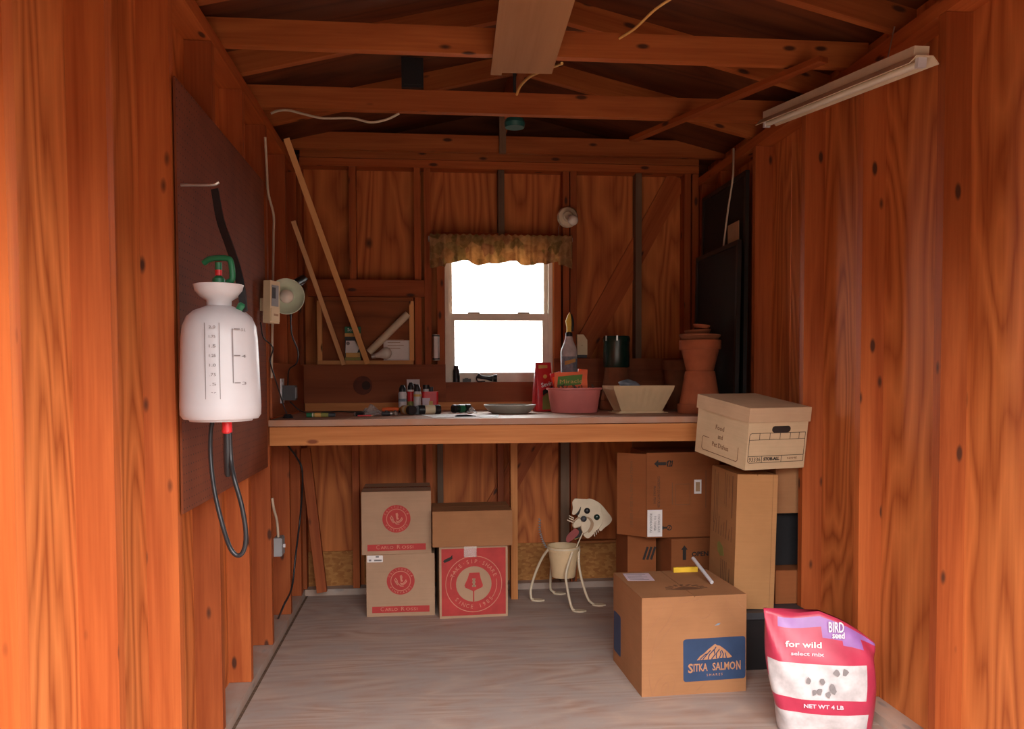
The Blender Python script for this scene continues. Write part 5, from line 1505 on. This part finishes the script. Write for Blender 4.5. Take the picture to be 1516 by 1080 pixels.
# beige intercom-like box
c = at(386, 474, X=XL + 0.014)
iy = c.y
o = thing('wall_thermostat', 'beige plastic wall unit with a small dark screen beside the clip lamp', 'thermostat', Matrix.Translation((XL + 0.034, pY1 - 0.135, at(386, 475, X=XL + 0.05).z)) @ Matrix.Rotation(PI / 2 - 0.50, 4, 'Z') @ Matrix.Rotation(0.04, 4, 'Y'))
hi = m_at(62, at(390, 440, X=XL + 0.03))
obj('case', box(bmesh.new(), -0.030, 0.030, -0.050, -0.014, 0, hi), M['cream_pl'], o, I4, 0.004)
obj('wall_bracket', box(bmesh.new(), -0.012, 0.012, -0.015, 0.018, hi * 0.3, hi * 0.6), M['cream_pl'], o)
obj('screen', box(bmesh.new(), -0.022, 0.022, -0.0512, -0.049, hi * 0.40, hi * 0.90), M['grey_box'], o)
obj('dark_display', box(bmesh.new(), -0.019, 0.002, -0.0522, -0.0505, hi * 0.58, hi * 0.84), M['dark_grey'], o)
obj('lower_cover', box(bmesh.new(), -0.027, 0.027, -0.054, -0.049, hi * 0.04, hi * 0.34), M['cream_pl'], o, I4, 0.002)
obj('brand_mark', box(bmesh.new(), -0.01, 0.018, -0.0546, -0.0538, hi * 0.17, hi * 0.22), M['tan_paint'], o)
# clip lamp
c = at(424, 439, d=3.62)
k = m_at(1, c)
axis = (Vector((0.05, 0, 1.22)) + Vector((0.25, 0, 0)) - c)
axis = Vector((0.10, -0.92, -0.10)).normalized()
lm = Matrix.Translation(c) @ axis.to_track_quat('Z', 'Y').to_matrix().to_4x4()
o = thing('clip_lamp', 'clip-on work lamp with pale green bowl clamped at the left wall', 'lamp', lm)
R_ = 26 * k
obj('shade', lathe(bmesh.new(), [(R_ * 0.30, -R_ * 0.78), (R_ * 0.55, -R_ * 0.62), (R_ * 0.86, -R_ * 0.28), (R_, 0), (R_ * 1.02, 0.002), (R_ * 0.99, 0.003), (R_ * 0.84, -R_ * 0.25), (R_ * 0.53, -R_ * 0.58), (R_ * 0.28, -R_ * 0.72)], 40), M['enamel'], o, I4, 0, 50)
obj('socket', lathe(bmesh.new(), [(R_ * 0.26, -R_ * 1.5), (R_ * 0.34, -R_ * 1.45), (R_ * 0.34, -R_ * 0.76)], 20), M['black_pl'], o, I4, 0, 35)
obj('bulb', lathe(bmesh.new(), [(R_ * 0.15, -R_ * 0.74), (R_ * 0.2, -R_ * 0.55), (R_ * 0.36, -R_ * 0.28), (R_ * 0.40, -R_ * 0.10), (R_ * 0.32, R_ * 0.10), (R_ * 0.02, R_ * 0.18)], 22), M['bulb'], o, I4, 0, 60)
inv = lm.inverted()
def L(p): return tuple(inv @ Vector(p))
s1 = at(437, 420, d=3.70); s2 = at(449, 413, d=3.78)
obj('clamp', tube(bmesh.new(), [L(at(432, 428, d=3.68)), L(s1), L(s2)], 6.0 * k, 10), M['black_pl'], o, I4, 0, 60)
obj('clamp_jaw', tube(bmesh.new(), [L(at(440, 425, d=3.74)), L(at(450, 417, d=3.79)), L(at(453, 412, d=3.80))], 3.2 * k, 8), M['black_pl'], o, I4, 0, 60)
obj('clamp_arm', tube(bmesh.new(), [L(at(440, 421, d=3.72)), L(Vector((XL + 0.004, 3.80, at(440, 421, d=3.72).z)))], 0.006, 8), M['black_pl'], o, I4, 0, 60)
cord = [at(430, 463, d=3.66), at(432, 495, d=3.66), at(441, 520, d=3.68), at(439, 538, d=3.70), at(428, 548, d=3.76), at(426, 570, d=3.86)]
obj('cord', tube(bmesh.new(), [L(p) for p in cord], 0.0035, 8), M['rubber'], o, I4, 0, 60)
# socket plate and plug brick on the left wall above the bench
c = at(418.5, 597, X=XL + 0.016)
k = m_at(1, c)
o = thing('outlet_plate', 'white outlet plate on the left wall above the bench', 'outlet', Matrix.Translation((XL + 0.0115, c.y, c.z)) @ Matrix.Rotation(PI / 2, 4, 'Z'))
obj('plate', box(bmesh.new(), -0.037, 0.037, -0.007, 0, 0, 36 * k), M['white_pl'], o, I4, 0.002)
obj('socket_face', box(bmesh.new(), -0.017, 0.017, -0.009, -0.006, 5 * k, 31 * k), M['white_pl'], o, I4, 0.001)
o2 = thing('plug_brick', 'dark grey plug adapter plugged into the white outlet plate', 'adapter', Matrix.Translation((XL + 0.0215, c.y, c.z)) @ Matrix.Rotation(PI / 2, 4, 'Z'))
obj('body', box(bmesh.new(), -0.03, 0.03, -18 * k, 0, 4 * k, 26 * k), M['dark_grey'], o2, I4, 0.004)
obj('prong_face', box(bmesh.new(), -0.026, 0.026, -18.6 * k, -17.6 * k, 7 * k, 23 * k), M['grey_box'], o2)
def cable(name, label, pts, r, mat, cat='cable', group=None):
    return tag(obj(name, tube(bmesh.new(), pts, r, 8), M[mat], None, I4, 0, 60), label, cat, group)
cable('power_cord', 'black power cord running from the beige wall unit down to the bench', [at(386, 478, X=XL + 0.04), at(390, 500, X=XL + 0.03), at(404, 515, X=XL + 0.06), at(400, 535, X=XL + 0.04), at(407, 560, X=XL + 0.06), at(419, 598, X=XL + 0.07), at(424, 612, X=XL + 0.09)], 0.003, 'rubber')
cable('power_cord', 'black cord lying from the plug adapter across the back of the bench', [Vector((XL + 0.05, c.y, c.z + 2 * k)), on_bench(445, 4.02, ZB + 0.03), on_bench(462, 4.3, ZB + 0.008), on_bench(500, 4.45, ZB + 0.008), on_bench(520, 4.4, ZB + 0.006), on_bench(548, 4.42, ZB + 0.008)], 0.003, 'rubber')
p = on_bench(426, 3.93)
o = thing('cord_knot', 'small black coil of cord on the bench below the outlet', 'cord', p)
for i, (r_k, z) in enumerate(((0.022, 0.004), (0.018, 0.010), (0.014, 0.016))):
    obj('loop', tube(bmesh.new(), [(r_k * math.cos(a_), r_k * math.sin(a_), z) for a_ in [2 * PI * j / 12 for j in range(13)]], 0.0035, 6, 2), M['rubber'], o)
# white cable down the left stud
cable('wall_cable', 'off-white cable stapled down the stud beside the pegboard', [at(392.5, 203, X=XL + 0.01), at(395, 250, X=XL + 0.008), at(397, 285, X=XL + 0.012), at(405, 318, X=XL + 0.012), at(405, 350, X=XL + 0.010), at(404, 420, X=XL + 0.010), at(403, 500, X=XL + 0.012), at(402, 560, X=XL + 0.012)], 0.0055, 'cable')
cable('ceiling_cable', 'pale cable drooping under the second ceiling joist at left', [at(401, 168, Y=3.69), at(412, 164, Y=3.69), at(428, 163.5, Y=3.69), at(450, 169, Y=3.69), at(478, 175, Y=3.69), at(520, 175, Y=3.69), at(548, 181, Y=3.69), at(572, 177, Y=3.69), at(591, 168, Y=3.69)], 0.0055, 'cable')
cable('ceiling_cable', 'yellow cable running up from the front joist to the roof', [at(1000, -6, Y=2.80), at(970, 14, Y=2.86), at(940, 42, Y=2.95), at(917, 57, Y=3.02)], 0.005, 'yellow_cable')
cable('ceiling_cable', 'yellow cable hanging between the joists behind the ceiling board', [at(832, 94, Y=3.10), at(806, 104, Y=3.3), at(784, 114, Y=3.5), at(770, 128, Y=3.6), at(765, 140, Y=3.68)], 0.006, 'yellow_cable')
# teal canopy lamp under the second joist
c = at(762, 183, Y=3.90)
tl = thing('teal_fixture', 'small dark teal fixture hanging under the ceiling behind the second joist', 'fixture', c)
obj('cup', lathe(bmesh.new(), [(0.045, -0.02), (0.05, 0), (0.042, 0.02), (0.02, 0.028)], 22), M['teal'], tl, I4, 0, 35)
obj('stem', lathe(bmesh.new(), [(0.008, 0.02), (0.008, 0.30)], 10), M['dark_grey'], tl, I4, 0, 35)
# black case resting on the second joist
c = at(611, 132, Y=3.715)
o = thing('dark_box', 'dark box resting on top of the second ceiling joist', 'box', Vector((c.x, 3.715, ZP + 0.0965)))
obj('case', box(bmesh.new(), -0.048, 0.048, -0.04, 0.06, 0, 0.13), M['black_pl'], o, I4, 0.005)
obj('front_panel', box(bmesh.new(), -0.038, 0.038, -0.043, -0.039, 0.012, 0.118), M['black_pl'], o)

# fluorescent fitting at the upper right wall
a, b = at(1126, 191, X=XR - 0.06), at(1185, 168, X=XR - 0.06)
dv = (b - a).normalized()
a = a + dv * 0.06
e = a + dv * 1.22
x_ = (a - e).normalized()
z_ = Vector((0, 0, 1)); z_ = (z_ - x_ * z_.dot(x_)).normalized(); y_ = z_.cross(x_)
fm = Matrix(((x_.x, y_.x, z_.x, a.x), (x_.y, y_.y, z_.y, a.y), (x_.z, y_.z, z_.z, a.z), (0, 0, 0, 1)))
o = thing('strip_light', 'long white fluorescent strip light hanging along the upper right wall', 'lamp', fm)
bm = bmesh.new()
prism(bm, [(-0.028, 0.030), (-0.050, 0.006), (-0.048, 0.004), (-0.026, 0.026), (0.026, 0.026), (0.048, 0.004), (0.050, 0.006), (0.028, 0.030)], -1.22, 0)
obj('reflector', bm, M['cream_metal'], o, Euler((PI / 2, 0, PI / 2)).to_matrix().to_4x4())
obj('housing', box(bmesh.new(), -1.20, -0.02, -0.025, 0.025, 0.030, 0.062), M['cream_metal'], o, I4, 0.003)
obj('tube', lathe(bmesh.new(), [(0.011, -1.19), (0.011, -0.02)], 16, Matrix.Rotation(PI / 2, 4, 'Y')), M['tube_white'], o, TR(0, 0, 0.010), 0, 40)
for xx in (-1.21, -0.018): obj('lamp_holder', box(bmesh.new(), xx, xx + 0.018, -0.014, 0.014, -0.004, 0.028), M['white_pl'], o, I4, 0.001)
for xx in (-1.0, -0.18):
    top = fm.inverted() @ Vector((XR - 0.03, (fm @ Vector((xx, 0, 0))).y, ZP + 0.0))
    obj('hanger', tube(bmesh.new(), [(xx, 0, 0.06), (top.x, top.y, top.z)], 0.0025, 6), M['steel'], o)

# pump sprayer hung on the pegboard
c = at(326, 540, d=2.28)
k = m_at(1, c)
zb0, zt0 = at(330, 622, d=2.28).z, at(330, 424, d=2.28).z
sm = Matrix.Translation((c.x, c.y, zb0))
o = thing('pump_sprayer', 'white translucent tank pump sprayer hanging on the left pegboard', 'sprayer', sm)
kk = lambda v: v * k
Hs = zt0 - zb0
obj('tank', lathe(bmesh.new(), [(kk(46), kk(4)), (kk(53), kk(2)), (kk(57), kk(8)), (kk(57.5), kk(20)), (kk(56), kk(70)), (kk(54), kk(120)), (kk(52), kk(138)), (kk(46), kk(152)), (kk(36), kk(161)), (kk(26), kk(165)), (kk(19), kk(168))], 48), M['white_pl'], o, I4, 0, 60)
obj('foot', lathe(bmesh.new(), [(kk(30), 0), (kk(44), kk(-1.5)), (kk(48), kk(6))], 40), M['white_pl'], o, I4, 0, 60)
obj('funnel', lathe(bmesh.new(), [(kk(17), kk(165)), (kk(18), kk(176)), (kk(27), kk(182)), (kk(34), kk(190)), (kk(36), kk(199)), (kk(34.5), kk(199.5)), (kk(32), kk(190)), (kk(16), kk(180)), (kk(2), kk(178))], 40), M['white_pl'], o, I4, 0, 60)
# scale marks wrapped on the tank front
def on_tank(a_, z): return Matrix.Translation((kk(56.6) * math.cos(a_), kk(56.6) * math.sin(a_), kk(z))) @ Matrix.Rotation(a_ + PI / 2, 4, 'Z') @ FRONT
a_c = -PI / 2 + 0.42 - math.atan2(-c.x, c.y)
a_r = a_c + 0.43
for z in (132, 94, 55):
    obj('scale_tick', box(bmesh.new(), -kk(4.5), kk(4.5), -kk(0.8), kk(0.8), 0, 0.001), M['grey_ink'], o, on_tank(a_r + 0.05, z))
    text(['5 L', '4', '3'][(132, 94, 55).index(z)], kk(6), M['grey_ink'], o, on_tank(a_r + 0.24, z - 1), kk(7))
obj('scale_line', box(bmesh.new(), -kk(0.6), kk(0.6), -kk(39), kk(39), 0, 0.001), M['grey_ink'], o, on_tank(a_r - 0.06, 93.5))
for i in range(8):
    text(['2.0', '1.75', '1.5', '1.25', '1.0', '.75', '.5', '.25'][i], kk(6), M['grey_ink'], o, on_tank(a_c - 0.12, 134 - i * 13.5), kk(9))
for s_ in (-0.30, 0.05):
    obj('scale_line', box(bmesh.new(), -kk(0.5), kk(0.5), -kk(54), kk(54), 0, 0.001), M['grey_ink'], o, on_tank(a_c + s_, 86))
obj('pump_rod', lathe(bmesh.new(), [(kk(9), kk(178)), (kk(9), kk(208)), (kk(5), kk(212)), (kk(5), kk(232))], 20), M['green_pl'], o, I4, 0, 35)
bm = tube(bmesh.new(), [(-kk(24), 0, kk(232)), (-kk(12), 0, kk(238)), (kk(12), 0, kk(238)), (kk(20), 0, kk(232)), (kk(22), 0, kk(208)), (kk(14), 0, kk(202))], kk(4.5), 10)
obj('pump_handle', bm, M['green_pl'], o, TR(0, 0, 0, -0.3), 0, 60)
obj('red_button', lathe(bmesh.new(), [(kk(5), 0), (kk(5), kk(8))], 14), M['red_pl'], o, TR(kk(2), -kk(8), kk(212)))
obj('hose_fitting', lathe(bmesh.new(), [(kk(6), 0), (kk(6.5), kk(10)), (kk(4), kk(13))], 16, TR(0, 0, 0, 0, 0, 0.5)), M['green_pl'], o, TR(kk(30), -kk(8), kk(160)), 0, 35)
hl = sm.inverted()
strap = [at(318, 280, d=2.36), at(326, 325, d=2.36), at(338, 360, d=2.34), at(350, 395, d=2.30), at(358, 432, d=2.28), at(361, 462, d=2.26)]
obj('carry_strap', tube(bmesh.new(), [tuple(hl @ p) for p in strap], 0.01, flat=(0.006, 0.022)), M['rubber'], o)
obj('wall_hook', tube(bmesh.new(), [tuple(hl @ Vector((XL + 0.012, strap[0].y, strap[0].z + 0.01))), tuple(hl @ (strap[0] + Vector((-0.01, 0, 0.012)))), tuple(hl @ (strap[0] + Vector((0.012, 0, 0.02))))], 0.005, 8), M['steel'], o)
obj('wand_collar', lathe(bmesh.new(), [(kk(7), 0), (kk(7.5), kk(-16)), (kk(6), kk(-18))], 18), M['red_pl'], o, Matrix.Translation(hl @ at(336, 624, d=2.26)), 0, 35)
obj('wand_grip', lathe(bmesh.new(), [(kk(5.5), kk(-17)), (kk(6), kk(-45)), (kk(5), kk(-78)), (kk(3), kk(-82))], 18), M['black_pl'], o, Matrix.Translation(hl @ at(336, 624, d=2.26)), 0, 35)
hose = [at(340, 640, d=2.26), at(342, 680, d=2.26), at(347, 710, d=2.24), at(358, 750, d=2.24), at(364, 790, d=2.24), at(361, 815, d=2.24), at(352, 823, d=2.24), at(341, 812, d=2.24), at(330, 780, d=2.26), at(318, 730, d=2.28), at(312, 680, d=2.30), at(312, 640, d=2.30), at(316, 618, d=2.30)]
obj('hose', tube(bmesh.new(), [tuple(hl @ p) for p in hose], 0.0065, 10), M['rubber'], o, I4, 0, 60)

# junction box and cable low on the left wall
c = at(411, 822, X=XL + 0.012)
k = m_at(1, c)
o = thing('junction_box', 'grey metal junction box on the left wall stud under the bench', 'junction box', Matrix.Translation((XL + 0.002, c.y, c.z)) @ Matrix.Rotation(PI / 2, 4, 'Z'))
obj('case', box(bmesh.new(), -0.038, 0.038, -0.034, 0, 0, 27 * k), M['grey_box'], o, I4, 0.003)
obj('cover', box(bmesh.new(), -0.036, 0.036, -0.037, -0.034, 1 * k, 26 * k), M['grey_box'], o, I4, 0.001)
obj('toggle', box(bmesh.new(), -0.005, 0.005, -0.046, -0.036, 11 * k, 16 * k), M['white_pl'], o)
cable('wall_cable', 'short off-white cable entering the grey junction box', [at(403, 738, X=XL + 0.006), at(405, 752, X=XL + 0.010), at(410, 772, X=XL + 0.016), at(412, 796, X=XL + 0.018)], 0.006, 'cable')
cable('extension_cord', 'black cord hanging from under the bench down the left wall', [at(427, 661, X=XL + 0.03), at(438, 676, X=XL + 0.05), at(447, 695, X=XL + 0.08), at(447, 730, X=XL + 0.06), at(444, 770, X=XL + 0.04), at(438, 820, X=XL + 0.03), at(432, 870, X=XL + 0.02), at(420, 897, X=XL + 0.015), at(412, 916, Z=0.045)], 0.005, 'rubber')

# ------------------------------------------------------------------ dog-shaped planter stand
fp = {'front_near': at(851, 906, Z=0), 'back_near': at(790, 890, Z=0), 'back_far': at(822, 880, Z=0), 'front_far': at(880, 897, Z=0)}
pc = at(834, 809, Y=4.47)
rtop = m_at(23.8, pc); hpot = m_at(46, pc)
k = m_at(1, pc)
dog = thing('dog_planter', 'cream metal dog-shaped plant stand with pot body under the workbench', 'planter', Vector((pc.x, pc.y, 0)))
di = dog.matrix_world.inverted() if False else Matrix.Translation(-Vector((pc.x, pc.y, 0)))
def Q(p): return tuple(di @ Vector(p))
zpt = at(834, 810, Y=4.47 - rtop * 0.4).z
obj('pot', lathe(bmesh.new(), [(rtop * 0.72, -hpot), (rtop * 0.74, -hpot + 0.004), (rtop * 0.94, -0.028), (rtop * 1.0, -0.026), (rtop * 1.02, 0), (rtop * 0.96, 0.001), (rtop * 0.90, -0.03), (rtop * 0.70, -hpot + 0.012), (0.003, -hpot + 0.012)], 36), M['cream_pot'], dog, TR(0, 0, zpt), 0, 35)
obj('pot_ring', ringband(bmesh.new(), rtop * 1.0, rtop * 1.05, -0.012, -0.004, 36), M['cream_metal'], dog, TR(0, 0, zpt))
def legp(f, pts):
    fo = fp[f]
    path = [Q(p) for p in pts] + [Q(fo + Vector((-0.012, 0.004, 0.012))), Q(fo + Vector((0, 0, 0.008)))]
    lg = obj('leg', tube(bmesh.new(), path, 0.0072, 10), M['cream_metal'], dog, I4, 0, 60)
    paw = [(math.cos(t_) * 0.036 * (1 + (0.10 * math.cos(6 * t_) if abs(math.sin(t_ / 2)) < 0.75 else 0)), math.sin(t_) * 0.021) for t_ in [2 * PI * i / 28 for i in range(28)]]
    obj('paw', prism(bmesh.new(), paw, 0.0012, 0.009), M['cream_metal'], lg, Matrix.Translation(Q(fo + Vector((0.022, -0.006, 0)))) @ Matrix.Rotation(-0.25, 4, 'Z'), 0.0015)
cw = Vector((pc.x, pc.y, zpt))
legp('back_near', [cw + Vector((-rtop * 0.98, -0.02, -0.015)), at(803, 826, Y=4.49), at(793, 848, Y=4.52), at(786, 872, Y=4.54)])
legp('back_far', [cw + Vector((-rtop * 0.6, 0.075, -0.02)), at(816, 840, Y=4.60), at(815, 858, Y=4.63), at(815, 872, Y=4.645)])
legp('front_near', [cw + Vector((0.035, -rtop * 0.97, -0.018)), at(838, 850, Y=4.36), at(840, 872, Y=4.33), at(844, 892, Y=4.31)])
legp('front_far', [cw + Vector((rtop * 0.95, -0.02, -0.015)), at(857, 836, Y=4.42), at(862, 862, Y=4.40), at(870, 886, Y=4.39)])
# tail: a spring
tp = [at(809, 812, Y=4.50), at(803, 800, Y=4.52), at(799, 785, Y=4.54), at(799, 768, Y=4.55)]
base_path = smooth_path(tp, 14)
coil = []
for i, p in enumerate(base_path):
    a_ = i * 1.9
    coil.append(Q(p + Vector((0.007 * math.cos(a_), 0.007 * math.sin(a_), 0))))
obj('tail', tube(bmesh.new(), coil, 0.0022, 6, 3), M['grey_box'], dog, I4, 0, 60)
# head plates, facing the viewer and turned a little; drawn on a 10.8 x blow-up of the photograph
yh = 4.40
hc = at(820 + 590 / 10.8, 730 + 400 / 10.8, Y=yh)
hk = m_at(1, hc) / 10.8 * 1.04
hm = Matrix.Translation(Q(hc)) @ Matrix.Rotation(-0.12, 4, 'Z') @ FRONT
def hp(pts): return [((x - 590) * hk, -(y - 400) * hk) for x, y in pts]
head = obj('head', prism(bmesh.new(), [(p.x, p.y) for p in smooth_path([Vector((x, y, 0)) for x, y in hp([(430, 235), (500, 130), (570, 104), (650, 128), (745, 190), (830, 290), (880, 380), (905, 440), (880, 490), (800, 540), (735, 590), (705, 570), (650, 625), (600, 685), (545, 718), (495, 690), (470, 640), (440, 560), (400, 480), (395, 360), (410, 290)])], 3)], -0.002, 0.002), M['cream_metal'], dog, hm, 0.001)
def onhead(name, pts, z0, mat, th=0.003, sm_=True, m=hm):
    q = hp(pts)
    if sm_:
        q = [(p.x, p.y) for p in smooth_path([Vector((x, y, 0)) for x, y in q + q[:1]], 4)][:-1]
    return obj(name, prism(bmesh.new(), q, z0, z0 + th), M[mat], head, TR(), 0.0008)
onhead('ear', [(340, 92), (450, 98), (540, 108), (470, 165), (425, 230), (385, 300), (335, 342), (300, 325), (312, 245), (303, 150)], 0.020, 'cream_metal')
onhead('ear', [(735, 190), (830, 290), (912, 410), (870, 490), (800, 545), (740, 600), (715, 570), (760, 480), (770, 360)], 0.010, 'cream_metal')
onhead('ear_gap_shade', [(440, 225), (420, 240), (395, 300), (345, 335), (380, 362), (410, 340), (432, 280)], 0.0035, 'black_ink')  # black piece paints the dark shade between ear and face
onhead('muzzle_shade', [(448, 425), (525, 382), (590, 435), (592, 510), (548, 595), (482, 640), (436, 570), (430, 540), (400, 545), (330, 556), (302, 500), (340, 425), (400, 385)], 0.006, 'tan_paint', 0.004)  # tan backing paints the shading that outlines the muzzle lobes
onhead('muzzle', [(440, 420), (400, 400), (350, 440), (318, 495), (335, 540), (400, 525), (440, 500)], 0.012, 'cream_metal', 0.012)
onhead('muzzle', [(450, 440), (520, 395), (575, 440), (578, 500), (540, 580), (480, 622), (445, 560), (438, 500)], 0.012, 'cream_metal', 0.015)
onhead('cheek_shade_arc', [(540, 375), (600, 415), (632, 480), (615, 560), (570, 618), (545, 612), (575, 540), (585, 470), (570, 420)], 0.012, 'tan_paint')  # tan band paints the shading that curves round the cheek
onhead('mouth', [(380, 545), (440, 520), (455, 600), (490, 630), (430, 690), (350, 720), (330, 700), (400, 620)], 0.004, 'black_ink')
onhead('tongue', [(345, 560), (400, 590), (395, 650), (330, 715), (250, 770), (212, 755), (220, 680), (280, 610)], 0.010, 'tongue')
def bead(name, x, y, r, z, mat):
    bm = lathe(bmesh.new(), [(r * 0.6 * hk, -0.004), (r * hk, 0), (r * 0.8 * hk, 0.006), (r * 0.3 * hk, 0.009)], 18)
    px_ = hp([(x, y)])[0]
    return obj(name, bm, M[mat], head, TR(px_[0], px_[1], z), 0, 60)
bead('nose', 475, 402, 46, 0.032, 'dark_grey')
bead('eye', 532, 290, 46, 0.006, 'black_pl')
bead('eye', 682, 388, 46, 0.006, 'green_can')
for q0, q1 in (((330, 400), (255, 360)), ((325, 430), (250, 395)), ((320, 465), (225, 425))):
    onhead('whisker', [(q0[0], q0[1] - 9), (q1[0], q1[1] - 9), (q1[0], q1[1] + 9), (q0[0], q0[1] + 9)], 0.016, 'cream_metal', 0.002, False)
for i in range(4):
    x, y_ = 640 + i * 28, 640 - i * 30
    onhead('whisker', [(x - 6, y_), (x + 6, y_ - 6), (x + 14, y_ + 45), (x + 4, y_ + 48)], 0.004, 'cream_metal', 0.002, False)
nk = [hc + Vector((0, 0.004, 0)), at(860, 795, Y=4.405), at(853, 812, Y=4.425), at(850, 826, Y=4.43)]
obj('neck', tube(bmesh.new(), [Q(at(864, 787, Y=4.402))] + [Q(p) for p in nk[1:]], 0.01, flat=(0.016, 0.006)), M['cream_metal'], dog)
obj('neck_bow', prism(bmesh.new(), hp([(330, 720), (440, 640), (470, 650), (440, 690), (350, 740)]), 0.0, 0.004), M['olive'], head)
